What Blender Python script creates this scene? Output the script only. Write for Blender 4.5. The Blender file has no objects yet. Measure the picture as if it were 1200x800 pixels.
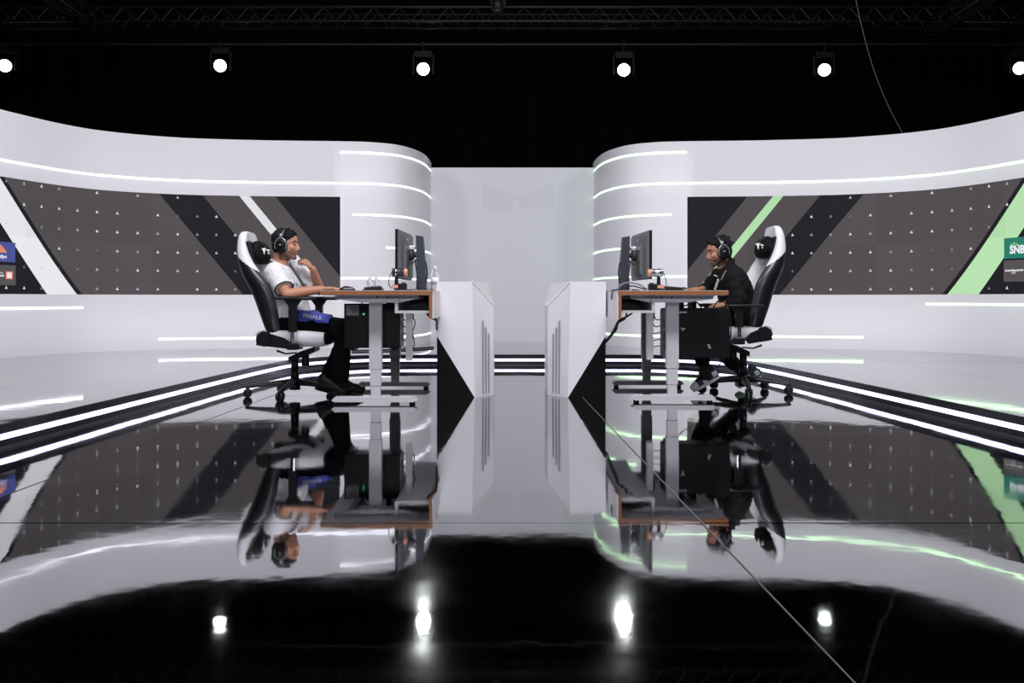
import bpy, bmesh, math, random
from mathutils import Vector, Matrix, noise as mnoise

random.seed(7)
V = Vector
scene = bpy.context.scene
COL = scene.collection

# ------------------------------------------------------------------ camera, world, lights, exposure
cam_d = bpy.data.cameras.new('camera')
cam = bpy.data.objects.new('camera', cam_d)
COL.objects.link(cam)
cam.location = (-0.14, 0.0, 0.74)
cam.rotation_euler = (math.pi / 2, 0, 0)
cam_d.sensor_width = 36.0
cam_d.lens = 30.0                       # f = 1000 px on a 1200 px wide frame
cam_d.shift_x = 11 / 1200
cam_d.shift_y = -50 / 1200
cam_d.clip_end = 100
scene.camera = cam

world = bpy.data.worlds.new('studio_dark')
scene.world = world
world.use_nodes = True
world.node_tree.nodes['Background'].inputs[0].default_value = (0.5, 0.52, 0.6, 1)
world.node_tree.nodes['Background'].inputs[1].default_value = 0.004

scene.view_settings.view_transform = 'Standard'
scene.view_settings.look = 'None'
scene.view_settings.exposure = 0.0
scene.view_settings.gamma = 1.0


def area_light(name, loc, target, size, size_y, power, color=(1, 1, 1)):
    d = bpy.data.lights.new(name, 'AREA')
    d.shape = 'RECTANGLE'
    d.size = size
    d.size_y = size_y
    d.energy = power
    d.color = color
    o = bpy.data.objects.new(name, d)
    COL.objects.link(o)
    o.location = loc
    o.rotation_euler = (V(target) - V(loc)).to_track_quat('-Z', 'Y').to_euler()
    return o


COOL = (0.965, 0.955, 1.0)
area_light('wash_light', (-1.0, 2.4, 5.6), (-2.3, 10.7, 1.2), 2.0, 1.2, 195, COOL)
area_light('wash_light', (1.0, 2.4, 5.6), (2.3, 10.7, 1.2), 2.0, 1.2, 195, COOL)
area_light('added_side_fill', (-3.4, 3.4, 5.4), (-4.8, 10.2, 1.5), 1.6, 1.0, 13, COOL).data.spread = math.radians(75)  # unseen pair added to brighten the outer wall curves
area_light('added_side_fill', (3.4, 3.4, 5.4), (4.8, 10.2, 1.5), 1.6, 1.0, 13, COOL).data.spread = math.radians(75)
area_light('added_cross_fill', (-4.4, 6.2, 4.7), (1.0, 10.5, 0.9), 0.9, 0.9, 85, COOL)  # unseen pair added to lift the rounded inner wall ends
area_light('added_cross_fill', (4.4, 6.2, 4.7), (-1.0, 10.5, 0.9), 0.9, 0.9, 85, COOL)
area_light('added_front_fill', (0.0, -2.8, 2.7), (0.0, 8.0, 0.8), 3.5, 1.0, 130, COOL)  # unseen fill added behind the camera to brighten the desk legs
area_light('player_light', (-0.9, 4.3, 4.8), (-1.5, 6.5, 0.9), 1.0, 0.7, 30, COOL)
area_light('player_light', (0.9, 4.3, 4.8), (1.6, 6.7, 0.9), 1.0, 0.7, 30, COOL)

# ------------------------------------------------------------------ helpers


def P(px, py, d):
    """The point at depth d seen at a spot of the photograph (camera above)."""
    return V((-0.14 + (px - 589) * d / 1000.0, d, 0.74 - (py - 350) * d / 1000.0))


def mat(name, color, rough=0.5, metal=0.0, var=0.06, vscale=9.0, bump=0.0, bscale=60.0, spec=0.5,
        emit=None, estr=0.0, alpha=None, coat=0.0, trans=0.0, ior=1.45):
    m = bpy.data.materials.new(name)
    m.use_nodes = True
    nt = m.node_tree
    b = nt.nodes['Principled BSDF']
    tc = nt.nodes.new('ShaderNodeTexCoord')
    if var > 0:
        n = nt.nodes.new('ShaderNodeTexNoise')
        n.inputs['Scale'].default_value = vscale
        n.inputs['Detail'].default_value = 4
        nt.links.new(tc.outputs['Object'], n.inputs['Vector'])
        mr = nt.nodes.new('ShaderNodeMapRange')
        mr.inputs['To Min'].default_value = 1 - var
        mr.inputs['To Max'].default_value = 1 + var
        nt.links.new(n.outputs['Fac'], mr.inputs['Value'])
        mx = nt.nodes.new('ShaderNodeVectorMath')
        mx.operation = 'SCALE'
        mx.inputs[0].default_value = color[:3]
        nt.links.new(mr.outputs[0], mx.inputs['Scale'])
        nt.links.new(mx.outputs[0], b.inputs['Base Color'])
    else:
        b.inputs['Base Color'].default_value = (*color[:3], 1)
    b.inputs['Roughness'].default_value = rough
    b.inputs['Metallic'].default_value = metal
    b.inputs['Specular IOR Level'].default_value = spec
    b.inputs['Coat Weight'].default_value = coat
    b.inputs['Transmission Weight'].default_value = trans
    b.inputs['IOR'].default_value = ior
    if emit is not None:
        b.inputs['Emission Color'].default_value = (*emit, 1)
        b.inputs['Emission Strength'].default_value = estr
    if bump > 0:
        n2 = nt.nodes.new('ShaderNodeTexNoise')
        n2.inputs['Scale'].default_value = bscale
        n2.inputs['Detail'].default_value = 3
        nt.links.new(tc.outputs['Object'], n2.inputs['Vector'])
        bp = nt.nodes.new('ShaderNodeBump')
        bp.inputs['Strength'].default_value = bump
        bp.inputs['Distance'].default_value = 0.01
        nt.links.new(n2.outputs['Fac'], bp.inputs['Height'])
        nt.links.new(bp.outputs[0], b.inputs['Normal'])
    return m


def world_loc(o):
    p = V((0, 0, 0))
    while o is not None:
        p += o.location
        o = o.parent
    return p


def obj(name, bm, mats, parent=None, smooth=False, recalc=True, label=None):
    """Link a bmesh built in world coordinates as one object (child of parent if given)."""
    if recalc:
        bmesh.ops.recalc_face_normals(bm, faces=bm.faces)
    me = bpy.data.meshes.new(name)
    if parent is not None:
        bmesh.ops.translate(bm, verts=bm.verts, vec=-world_loc(parent))
    bm.to_mesh(me)
    bm.free()
    if not isinstance(mats, (list, tuple)):
        mats = [mats]
    for m in mats:
        me.materials.append(m)
    if smooth:
        for p in me.polygons:
            p.use_smooth = True
    o = bpy.data.objects.new(name, me)
    COL.objects.link(o)
    if parent is not None:
        o.parent = parent
    if label:
        o['label'] = label
    return o


def tag(o, label=None, cat=None, group=None, kind=None):
    for k, v in (('label', label), ('category', cat), ('group', group), ('kind', kind)):
        if v:
            o[k] = v
    return o


def thing(name, loc, label, cat, group=None):
    o = bpy.data.objects.new(name, None)
    o.empty_display_size = 0.1
    COL.objects.link(o)
    o.location = loc
    return tag(o, label, cat, group)


def box(bm, c, s, rot=None, bev=0.0, mi=0, seg=2):
    r = bmesh.ops.create_cube(bm, size=1.0)
    vs = r['verts']
    M = Matrix.Translation(V(c)) @ (rot.to_4x4() if rot is not None else Matrix.Identity(4)) @ Matrix.Diagonal((s[0], s[1], s[2], 1))
    bmesh.ops.transform(bm, matrix=M, verts=vs)
    fs = list({f for v in vs for f in v.link_faces})
    for f in fs:
        f.material_index = mi
    if bev > 0:
        es = list({e for v in vs for e in v.link_edges})
        g = bmesh.ops.bevel(bm, geom=es, offset=bev, segments=seg, affect='EDGES', profile=0.6)
        for f in g['faces']:
            f.material_index = mi


def bx(x0, x1, y0, y1, z0, z1, bm, bev=0.0, mi=0):
    box(bm, ((x0 + x1) / 2, (y0 + y1) / 2, (z0 + z1) / 2), (abs(x1 - x0), abs(y1 - y0), abs(z1 - z0)), None, bev, mi)


def frame(d):
    d = d.normalized()
    a = V((0, 0, 1)) if abs(d.z) < 0.9 else V((1, 0, 0))
    u = d.cross(a).normalized()
    return u, d.cross(u).normalized()


def loft(bm, rings, mi=0, cap=True, closed=True):
    """rings: lists of equally many points; quads between them."""
    R = [[bm.verts.new(p) for p in r] for r in rings]
    n = len(R[0])
    out = []
    for a, b in zip(R, R[1:]):
        for i in range(n if closed else n - 1):
            j = (i + 1) % n
            f = bm.faces.new((a[i], a[j], b[j], b[i]))
            f.material_index = mi
            out.append(f)
    if cap and closed:
        for r in (R[0][::-1], R[-1]):
            f = bm.faces.new(r)
            f.material_index = mi
            out.append(f)
    return out


def tube(bm, pts, r, seg=8, mi=0):
    pts = [V(p) for p in pts]
    rad = r if isinstance(r, (list, tuple)) else [r] * len(pts)
    rings = []
    u = None
    for i, p in enumerate(pts):
        t = (pts[min(i + 1, len(pts) - 1)] - pts[max(i - 1, 0)]).normalized()
        if u is None:
            u, _ = frame(t)
        u = (u - t * u.dot(t)).normalized()
        w = t.cross(u)
        rings.append([p + (u * math.cos(a) + w * math.sin(a)) * rad[i] for a in [2 * math.pi * k / seg for k in range(seg)]])
    return loft(bm, rings, mi)


def cyl(bm, p0, p1, r0, r1=None, seg=20, mi=0):
    return tube(bm, [p0, p1], [r0, r0 if r1 is None else r1], seg, mi)


def catmull(ctrl, n):
    c = [V(p) for p in ctrl]
    c = [c[0] * 2 - c[1]] + c + [c[-1] * 2 - c[-2]]
    out = []
    for i in range(1, len(c) - 2):
        a, b, d, e = c[i - 1:i + 3]
        for k in range(n):
            t = k / n
            out.append(0.5 * (2 * b + (d - a) * t + (2 * a - 5 * b + 4 * d - e) * t * t + (3 * b - a - 3 * d + e) * t ** 3))
    out.append(c[-2])
    return out


def ell(bm, c, r, rot=None, mi=0, sub=3):
    g = bmesh.ops.create_icosphere(bm, subdivisions=sub, radius=1.0)
    M = Matrix.Translation(V(c)) @ (rot.to_4x4() if rot is not None else Matrix.Identity(4)) @ Matrix.Diagonal((r[0], r[1], r[2], 1))
    bmesh.ops.transform(bm, matrix=M, verts=g['verts'])
    for f in {f for v in g['verts'] for f in v.link_faces}:
        f.material_index = mi


def cap(bm, p0, p1, r0, r1=None, ends=(1, 1)):
    r1 = r0 if r1 is None else r1
    p0, p1 = V(p0), V(p1)
    cyl(bm, p0, p1, r0, r1, 16)
    if ends[0]:
        ell(bm, p0, (r0,) * 3, sub=2)
    if ends[1]:
        ell(bm, p1, (r1,) * 3, sub=2)


def chain(bm, pts, rads, ends=(1, 1)):
    for i in range(len(pts) - 1):
        cap(bm, pts[i], pts[i + 1], rads[i], rads[i + 1], (ends[0] if i == 0 else 1, ends[1] if i == len(pts) - 2 else 1))


def blob(name, bm, voxel, parent, mats, smooth=6, face_mat=None, disp=None, label=None):
    """Fuse overlapping closed shapes into one continuous skin."""
    bmesh.ops.recalc_face_normals(bm, faces=bm.faces)
    me = bpy.data.meshes.new(name + '_raw')
    bm.to_mesh(me)
    bm.free()
    tmp = bpy.data.objects.new(name + '_raw', me)
    COL.objects.link(tmp)
    md = tmp.modifiers.new('r', 'REMESH')
    md.mode = 'VOXEL'
    md.voxel_size = voxel
    ms = tmp.modifiers.new('s', 'SMOOTH')
    ms.iterations = smooth
    ms.factor = 0.5
    dg = bpy.context.evaluated_depsgraph_get()
    me2 = bpy.data.meshes.new_from_object(tmp.evaluated_get(dg))
    bpy.data.objects.remove(tmp)
    bpy.data.meshes.remove(me)
    me2.name = name
    if disp:
        nrm = [v.normal.copy() for v in me2.vertices]
        for v, nn in zip(me2.vertices, nrm):
            v.co = v.co + nn * disp(v.co)
    me2.materials.clear()
    for m in (mats if isinstance(mats, (list, tuple)) else [mats]):
        me2.materials.append(m)
    for p in me2.polygons:
        p.use_smooth = True
        if face_mat:
            p.material_index = face_mat(p.center, p.normal)
    if parent is not None:
        me2.transform(Matrix.Translation(-world_loc(parent)))
    o = bpy.data.objects.new(name, me2)
    COL.objects.link(o)
    o.parent = parent
    if label:
        o['label'] = label
    return o


def text_mesh(s, size, extrude=0.0, bold=0.0, align='CENTER'):
    """Vertices and faces of a line of lettering in its own x/y plane."""
    cu = bpy.data.curves.new('lettering', 'FONT')
    cu.body = s
    cu.size = size
    cu.align_x = align
    cu.align_y = 'CENTER'
    cu.extrude = extrude
    cu.offset = bold
    cu.resolution_u = 3
    t = bpy.data.objects.new('lettering', cu)
    COL.objects.link(t)
    dg = bpy.context.evaluated_depsgraph_get()
    me = bpy.data.meshes.new_from_object(t.evaluated_get(dg))
    vs = [v.co.copy() for v in me.vertices]
    fs = [tuple(p.vertices) for p in me.polygons]
    bpy.data.objects.remove(t)
    bpy.data.curves.remove(cu)
    bpy.data.meshes.remove(me)
    return vs, fs


def place_text(bm, s, size, fn, bold=0.0, extrude=0.0, mi=0):
    vs, fs = text_mesh(s, size, extrude, bold)
    nv = [bm.verts.new(fn(v)) for v in vs]
    for f in fs:
        try:
            q = bm.faces.new([nv[i] for i in f])
            q.material_index = mi
        except ValueError:
            pass


# ------------------------------------------------------------------ materials
M_wall = mat('white_wall_paint', (0.80, 0.785, 0.83), 0.55, var=0.02, vscale=1.5, bump=0.02, bscale=90)
M_backwall = mat('grey_white_wall_paint', (0.60, 0.605, 0.645), 0.6, var=0.02, vscale=1.2)
M_field = mat('faint_grey_wall_tone', (0.57, 0.575, 0.61), 0.6, var=0.02, vscale=1.2)
M_block = mat('white_lacquer', (0.74, 0.73, 0.77), 0.35, var=0.015, vscale=3)
M_blackpanel = mat('black_laminate', (0.002, 0.002, 0.0025), 0.4, var=0.1, spec=0.15)
M_slot = mat('grey_slot', (0.28, 0.28, 0.32), 0.5)
M_sub = mat('black_substructure', (0.004, 0.004, 0.005), 0.6)
M_riser = mat('black_riser', (0.010, 0.010, 0.016), 0.22, var=0.1)
M_drape = mat('black_drape', (0.0022, 0.0022, 0.0024), 0.95, var=0.15, bump=0.2, bscale=30, spec=0.05)
M_truss = mat('dark_truss_tube', (0.013, 0.013, 0.017), 0.5, 0.2)
M_fixture = mat('black_lamp_housing', (0.005, 0.005, 0.006), 0.6, spec=0.2)
M_wire = mat('pale_wire', (0.09, 0.09, 0.095), 0.5)
M_ledwhite = mat('white_light_strip', (0.9, 0.9, 0.95), 0.4, var=0, emit=(1.0, 1.0, 1.13), estr=1.9)
M_ledgreen = mat('green_white_light_strip', (0.9, 0.95, 0.9), 0.4, var=0, emit=(0.52, 1.0, 0.46), estr=2.6)
M_ledfloor = mat('cool_light_strip', (0.9, 0.9, 1.0), 0.4, var=0, emit=(0.88, 0.90, 1.25), estr=2.6)
M_lens = mat('lit_lamp_lens', (1, 1, 1), 0.2, var=0, emit=(0.92, 1.0, 0.90), estr=7.0)
M_lensbright = mat('bright_lamp_lens', (1, 1, 1), 0.2, var=0, emit=(0.90, 1.0, 0.86), estr=20.0)

M_wood = mat('orange_plywood_edge', (0.30, 0.115, 0.045), 0.5, var=0.25, vscale=40)
M_desktop = mat('grey_desk_laminate', (0.55, 0.55, 0.58), 0.4)
M_deskmetal = mat('light_grey_powder_coat', (0.56, 0.56, 0.60), 0.4)
M_deskdark = mat('mid_grey_coat_and_leg_shade', (0.20, 0.20, 0.22), 0.4)  # grey of the rails; on the far legs it stands in for shade
M_apron = mat('grey_desk_bracket', (0.30, 0.30, 0.34), 0.4)
M_blackplastic = mat('black_plastic', (0.0045, 0.0045, 0.006), 0.45, var=0.1, spec=0.3)
M_satinblack = mat('satin_black_leatherette', (0.007, 0.007, 0.009), 0.42, var=0.1, bump=0.05, bscale=200)
M_gloss = mat('gloss_black_bolster', (0.045, 0.045, 0.055), 0.3, var=0.1)
M_whiteleather = mat('white_leatherette', (0.72, 0.71, 0.75), 0.45, var=0.02, bump=0.04, bscale=120)
M_chrome = mat('chrome', (0.75, 0.75, 0.78), 0.15, 1.0)
M_silver = mat('brushed_silver', (0.50, 0.50, 0.53), 0.3, 0.9)
M_copper = mat('copper', (0.72, 0.32, 0.22), 0.4, 0.3)
M_monitor = mat('grey_monitor_back', (0.125, 0.125, 0.14), 0.45)
M_monitordark = mat('charcoal_plastic', (0.03, 0.03, 0.036), 0.45)
M_screen = mat('lit_monitor_screen', (0.02, 0.02, 0.02), 0.3, var=0.2, emit=(0.3, 0.5, 0.35), estr=0.5)
M_navyplastic = mat('blue_black_plastic', (0.022, 0.026, 0.042), 0.35)
M_pcb = mat('green_circuit_board', (0.01, 0.16, 0.09), 0.5)
M_ledpc = mat('green_indicator', (0.02, 0.3, 0.15), 0.4, var=0, emit=(0.05, 0.9, 0.4), estr=0.8)
M_sticker = mat('grey_sticker', (0.22, 0.21, 0.22), 0.5)
M_greytext = mat('pale_grey_print', (0.45, 0.45, 0.48), 0.5)
M_whitetext = mat('white_print', (0.85, 0.85, 0.86), 0.5)
M_darktext = mat('charcoal_print', (0.035, 0.035, 0.04), 0.6)
M_clear = mat('clear_plastic', (0.95, 0.96, 1.0), 0.05, var=0, trans=1.0, ior=1.3)
M_water = mat('water', (0.97, 0.98, 1.0), 0.0, var=0, trans=1.0, ior=1.33)
M_bottlelabel = mat('white_bottle_label', (0.8, 0.8, 0.83), 0.5)
M_cable = mat('black_cable', (0.008, 0.008, 0.010), 0.5)
M_skinA = mat('tan_skin', (0.50, 0.235, 0.150), 0.5, var=0.10, vscale=30)
M_stubA = mat('tan_skin_with_stubble', (0.185, 0.090, 0.062), 0.6, var=0.2, vscale=60)
M_lipA = mat('lips', (0.30, 0.125, 0.095), 0.5)
M_skinB = mat('brown_skin', (0.43, 0.195, 0.120), 0.5, var=0.10, vscale=30)
M_stubB = mat('brown_skin_with_beard', (0.075, 0.038, 0.028), 0.65, var=0.2, vscale=60)
M_hair = mat('black_hair', (0.004, 0.004, 0.0045), 0.6, var=0.3, vscale=50, bump=0.6, bscale=90, spec=0.25)
M_eye = mat('eye_white', (0.22, 0.21, 0.20), 0.2)
M_iris = mat('dark_iris', (0.01, 0.006, 0.005), 0.2)
M_shirt = mat('white_shirt_cloth', (0.72, 0.71, 0.75), 0.85, var=0.03, bump=0.25, bscale=28)
M_jacket = mat('black_jacket_cloth', (0.0035, 0.0035, 0.0045), 0.8, var=0.2, bump=0.35, bscale=26, spec=0.25)
M_jacketline = mat('pale_jacket_piping', (0.40, 0.42, 0.40), 0.6)
M_greenline = mat('light_green_piping', (0.50, 0.80, 0.50), 0.6)
M_trouser = mat('black_trouser_cloth', (0.0035, 0.0035, 0.0045), 0.9, var=0.2, bump=0.3, bscale=22, spec=0.2)
M_blue = mat('blue_cloth', (0.05, 0.065, 0.36), 0.75, var=0.15, vscale=30)
M_lanyard = mat('grey_lanyard_band', (0.085, 0.08, 0.085), 0.8)
M_shoe = mat('black_shoe', (0.009, 0.009, 0.011), 0.55)
M_sneak = mat('navy_sneaker', (0.022, 0.026, 0.055), 0.55)
M_sneakw = mat('white_sneaker_leather', (0.72, 0.72, 0.76), 0.55)
M_sneakg = mat('pale_green_sneaker', (0.42, 0.62, 0.40), 0.55)
M_sock = mat('black_sock', (0.010, 0.010, 0.011), 0.9)

SG_blue = mat('blue_sign_light', (0.01, 0.01, 0.01), 0.6, var=0, emit=(0.055, 0.075, 0.29), estr=1.0)
SG_teal = mat('teal_sign_light', (0.01, 0.01, 0.01), 0.6, var=0, emit=(0.006, 0.19, 0.135), estr=1.0)
SG_grey = mat('grey_sign_light', (0.01, 0.01, 0.01), 0.6, var=0, emit=(0.078, 0.070, 0.074), estr=1.0)
SG_white = mat('white_sign_light', (0.01, 0.01, 0.01), 0.6, var=0, emit=(0.85, 0.85, 0.9), estr=1.0)
SG_orange = mat('orange_sign_light', (0.01, 0.01, 0.01), 0.6, var=0, emit=(0.75, 0.24, 0.14), estr=1.0)
SG_pale = mat('pale_orange_sign_light', (0.01, 0.01, 0.01), 0.6, var=0, emit=(0.80, 0.45, 0.36), estr=1.0)
SG_lime = mat('lime_sign_light', (0.01, 0.01, 0.01), 0.6, var=0, emit=(0.45, 0.75, 0.25), estr=1.0)


def floor_material():
    m = bpy.data.materials.new('polished_black_floor')
    m.use_nodes = True
    nt = m.node_tree
    b = nt.nodes['Principled BSDF']
    b.inputs['Base Color'].default_value = (0.36, 0.36, 0.375, 1)
    b.inputs['Metallic'].default_value = 1.0
    tc = nt.nodes.new('ShaderNodeNewGeometry')
    # scuffs vary the polish
    n = nt.nodes.new('ShaderNodeTexNoise')
    n.inputs['Scale'].default_value = 2.3
    n.inputs['Detail'].default_value = 6
    nt.links.new(tc.outputs['Position'], n.inputs['Vector'])
    mr = nt.nodes.new('ShaderNodeMapRange')
    mr.inputs['From Min'].default_value = 0.35
    mr.inputs['From Max'].default_value = 0.75
    mr.inputs['To Min'].default_value = 0.02
    mr.inputs['To Max'].default_value = 0.07
    nt.links.new(n.outputs['Fac'], mr.inputs['Value'])
    nt.links.new(mr.outputs[0], b.inputs['Roughness'])
    # gentle waviness of the sheet
    w = nt.nodes.new('ShaderNodeTexNoise')
    w.inputs['Scale'].default_value = 3.2
    w.inputs['Detail'].default_value = 3
    nt.links.new(tc.outputs['Position'], w.inputs['Vector'])
    bp = nt.nodes.new('ShaderNodeBump')
    bp.inputs['Strength'].default_value = 1.0
    bp.inputs['Distance'].default_value = 0.0006
    nt.links.new(w.outputs['Fac'], bp.inputs['Height'])
    nt.links.new(bp.outputs[0], b.inputs['Normal'])
    return m


M_floor = floor_material()


def screen_material(name, stripe, off):
    """LED wall picture in metres along (u) and up (v) the screen: slanted bands and rows of small triangles."""
    m = bpy.data.materials.new(name)
    m.use_nodes = True
    nt = m.node_tree
    N = nt.nodes.new
    L = nt.links.new
    b = nt.nodes['Principled BSDF']
    b.inputs['Base Color'].default_value = (0.006, 0.006, 0.007, 1)
    b.inputs['Specular IOR Level'].default_value = 0.1
    b.inputs['Roughness'].default_value = 0.7

    def math_(op, a, c=None):
        n = N('ShaderNodeMath')
        n.operation = op
        for i, x in enumerate((a, c)):
            if x is None:
                continue
            if isinstance(x, (int, float)):
                n.inputs[i].default_value = x
            else:
                L(x, n.inputs[i])
        return n.outputs[0]

    uv = N('ShaderNodeUVMap')
    sp = N('ShaderNodeSeparateXYZ')
    L(uv.outputs[0], sp.inputs[0])
    u, v = sp.outputs[0], sp.outputs[1]
    w = math_('SUBTRACT', math_('SUBTRACT', u, off), math_('MULTIPLY', math_('SUBTRACT', v, 0.79), 0.80))
    ramp = N('ShaderNodeValToRGB')
    ramp.color_ramp.interpolation = 'CONSTANT'
    BLK, GRY = (0.0105, 0.0105, 0.014, 1), (0.088, 0.078, 0.082, 1)
    st = [(0.0, BLK), (2.56, GRY), (2.86, stripe), (2.985, GRY), (3.43, BLK), (3.91, GRY), (5.76, BLK), (5.815, stripe), (6.20, BLK)]
    el = ramp.color_ramp.elements
    el[0].position, el[0].color = 0.0, st[0][1]
    el[1].position, el[1].color = st[1][0] / 8, st[1][1]
    for p, c in st[2:]:
        e = el.new(p / 8)
        e.color = c
    L(math_('DIVIDE', w, 8.0), ramp.inputs[0])
    # module-to-module tone
    wn = N('ShaderNodeTexWhiteNoise')
    wn.noise_dimensions = '2D'
    cm = N('ShaderNodeCombineXYZ')
    L(math_('FLOOR', math_('DIVIDE', u, 0.5)), cm.inputs[0])
    L(math_('FLOOR', math_('DIVIDE', math_('SUBTRACT', v, 0.79), 0.62)), cm.inputs[1])
    L(cm.outputs[0], wn.inputs['Vector'])
    tone = math_('ADD', math_('MULTIPLY', wn.outputs['Value'], 0.13), 0.93)
    base = N('ShaderNodeVectorMath')
    base.operation = 'SCALE'
    L(ramp.outputs[0], base.inputs[0])
    L(tone, base.inputs['Scale'])
    # triangles
    g = 0.2255
    gu = math_('DIVIDE', math_('SUBTRACT', u, 4.26 - g / 2), g)
    gv = math_('DIVIDE', math_('SUBTRACT', v, 0.859 - g / 2), g)
    fu, fv = math_('FRACT', gu), math_('FRACT', gv)
    a = math_('ABSOLUTE', math_('SUBTRACT', fu, 0.5))
    in1 = math_('GREATER_THAN', fv, 0.435)
    in2 = math_('LESS_THAN', a, math_('MULTIPLY', math_('SUBTRACT', 0.585, fv), 0.52))
    inside = math_('MULTIPLY', in1, in2)
    wn2 = N('ShaderNodeTexWhiteNoise')
    wn2.noise_dimensions = '2D'
    cm2 = N('ShaderNodeCombineXYZ')
    L(math_('FLOOR', gu), cm2.inputs[0])
    L(math_('FLOOR', gv), cm2.inputs[1])
    L(cm2.outputs[0], wn2.inputs['Vector'])
    br = N('ShaderNodeMapRange')
    br.inputs['From Min'].default_value = 0.18
    br.inputs['From Max'].default_value = 0.72
    L(wn2.outputs['Value'], br.inputs['Value'])
    fac = math_('MULTIPLY', inside, br.outputs[0])
    # no triangles in the plain block beside the inner edge
    fac = math_('MULTIPLY', fac, math_('GREATER_THAN', w, 3.3))
    mx = N('ShaderNodeMix')
    mx.data_type = 'RGBA'
    L(fac, mx.inputs['Factor'])
    L(base.outputs[0], mx.inputs['A'])
    mx.inputs['B'].default_value = (0.72, 0.74, 0.80, 1)
    L(mx.outputs['Result'], b.inputs['Emission Color'])
    b.inputs['Emission Strength'].default_value = 0.92
    return m


M_scrL = screen_material('led_picture_white_bands', (0.84, 0.84, 0.88, 1), 0.0)
M_scrR = screen_material('led_picture_green_bands', (0.50, 0.80, 0.46, 1), -0.06)

# ------------------------------------------------------------------ curved walls
CTRL = [(1.25, 12.9), (1.18, 12.4), (1.235, 11.58), (1.45, 11.03), (1.78, 10.80), (2.17, 10.73), (3.22, 10.65),
        (4.2, 10.45), (4.97, 9.93), (5.38, 8.96), (5.58, 8.0), (5.68, 7.0)]
PATH = catmull([(x, y, 0) for x, y in CTRL], 24)
ARC = [0.0]
for _a, _b in zip(PATH, PATH[1:]):
    ARC.append(ARC[-1] + (_b - _a).length)
SMAX = ARC[-1]


def on_wall(s, z, sgn, out=0.0):
    """Point on the wall face at arc length s (from the inner end) and height z, pushed out towards the stage."""
    s = min(max(s, 0.0), SMAX - 1e-4)
    lo, hi = 0, len(ARC) - 1
    while hi - lo > 1:
        m_ = (lo + hi) // 2
        if ARC[m_] <= s:
            lo = m_
        else:
            hi = m_
    t = (s - ARC[lo]) / (ARC[hi] - ARC[lo])
    p = PATH[lo].lerp(PATH[hi], t)
    i0, i1 = max(lo - 1, 0), min(hi + 1, len(PATH) - 1)
    d = (PATH[i1] - PATH[i0]).normalized()
    n = V((d.y, -d.x, 0))               # towards the stage on the +x side
    n = -n if n.dot(V((0, 5, 0)) - p) < 0 and lo > 60 else n
    if lo <= 60 and n.y > 0 and n.x > 0:
        n = -n
    p = p + n * out
    return V((sgn * p.x, p.y, z))


Z0, ZS0, ZS1, ZT = 0.12, 0.79, 2.022, 2.72
S_SCR = 2.742                            # where the screen begins


def build_wall(sgn, name):
    bm = bmesh.new()
    N1 = 60
    ss = [S_SCR * i / 44 for i in range(45)] + [S_SCR + (SMAX - S_SCR) * i / N1 for i in range(1, N1 + 1)]
    zs = [Z0, ZS0, ZS1, ZT]
    F = [[bm.verts.new(on_wall(s, z, sgn)) for z in zs] for s in ss]
    B = [[bm.verts.new(on_wall(s, z, sgn, -0.14)) for z in (Z0, ZT)] for s in ss]
    for i in range(len(ss) - 1):
        for k in range(3):
            if k == 1 and ss[i] >= S_SCR - 1e-6:
                continue
            bm.faces.new((F[i][k], F[i + 1][k], F[i + 1][k + 1], F[i][k + 1]))
        bm.faces.new((F[i][3], F[i + 1][3], B[i + 1][1], B[i][1]))
        bm.faces.new((B[i][0], B[i][1], B[i + 1][1], B[i + 1][0]))
    # reveal around the screen opening
    for s0 in range(44, len(ss) - 1):
        for z, k in ((ZS0, 1), (ZS1, 2)):
            a = bm.verts.new(on_wall(ss[s0], z, sgn, -0.03))
            b = bm.verts.new(on_wall(ss[s0 + 1], z, sgn, -0.03))
            bm.faces.new((F[s0][k], F[s0 + 1][k], b, a))
    w = obj(name, bm, M_wall, smooth=False, recalc=False)
    me = w.data
    for p in me.polygons:
        p.use_smooth = abs(p.normal.z) < 0.5
    tag(w, kind='structure')
    return w


def wall_strip(sgn, s0, s1, z, parent, m, h=0.022):
    bm = bmesh.new()
    n = max(2, int((s1 - s0) / 0.06))
    rings = []
    for i in range(n + 1):
        s = s0 + (s1 - s0) * i / n
        rings.append([on_wall(s, z - h / 2, sgn, 0.001), on_wall(s, z - h / 2, sgn, 0.0022),
                      on_wall(s, z + h / 2, sgn, 0.0022), on_wall(s, z + h / 2, sgn, 0.001)])
    loft(bm, rings)
    return obj('light_strip', bm, m, parent)


wall_l = build_wall(-1, 'wall_left')
wall_r = build_wall(1, 'wall_right')
END = SMAX - 0.02
S_IN = 0.25
for sgn, w, m, rows in (
        (-1, wall_l, M_ledwhite, [(S_IN, 2.745, 2.585), (S_IN, END, 2.195), (S_IN, 2.586, 1.80), (S_IN, 2.16, 1.392), (S_IN, 2.735, 1.00),
                                  (5.778, END, 0.64), (S_IN, 4.932, 0.25)]),
        (1, wall_r, M_ledgreen, [(S_IN, 2.735, 2.585), (S_IN, END, 2.195), (S_IN, 2.543, 1.80), (S_IN, 2.10, 1.392), (S_IN, 2.735, 1.02),
                                 (5.544, END, 0.68), (S_IN, 4.856, 0.27)])):
    for a, b, z in rows:
        wall_strip(sgn, a, b, z, w, m)

# straight wall between the two curves
bm = bmesh.new()
bx(-1.215, 1.215, 12.3, 12.42, 0.12, 2.63, bm)
wall_b = tag(obj('wall_back', bm, M_backwall), kind='structure')
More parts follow.
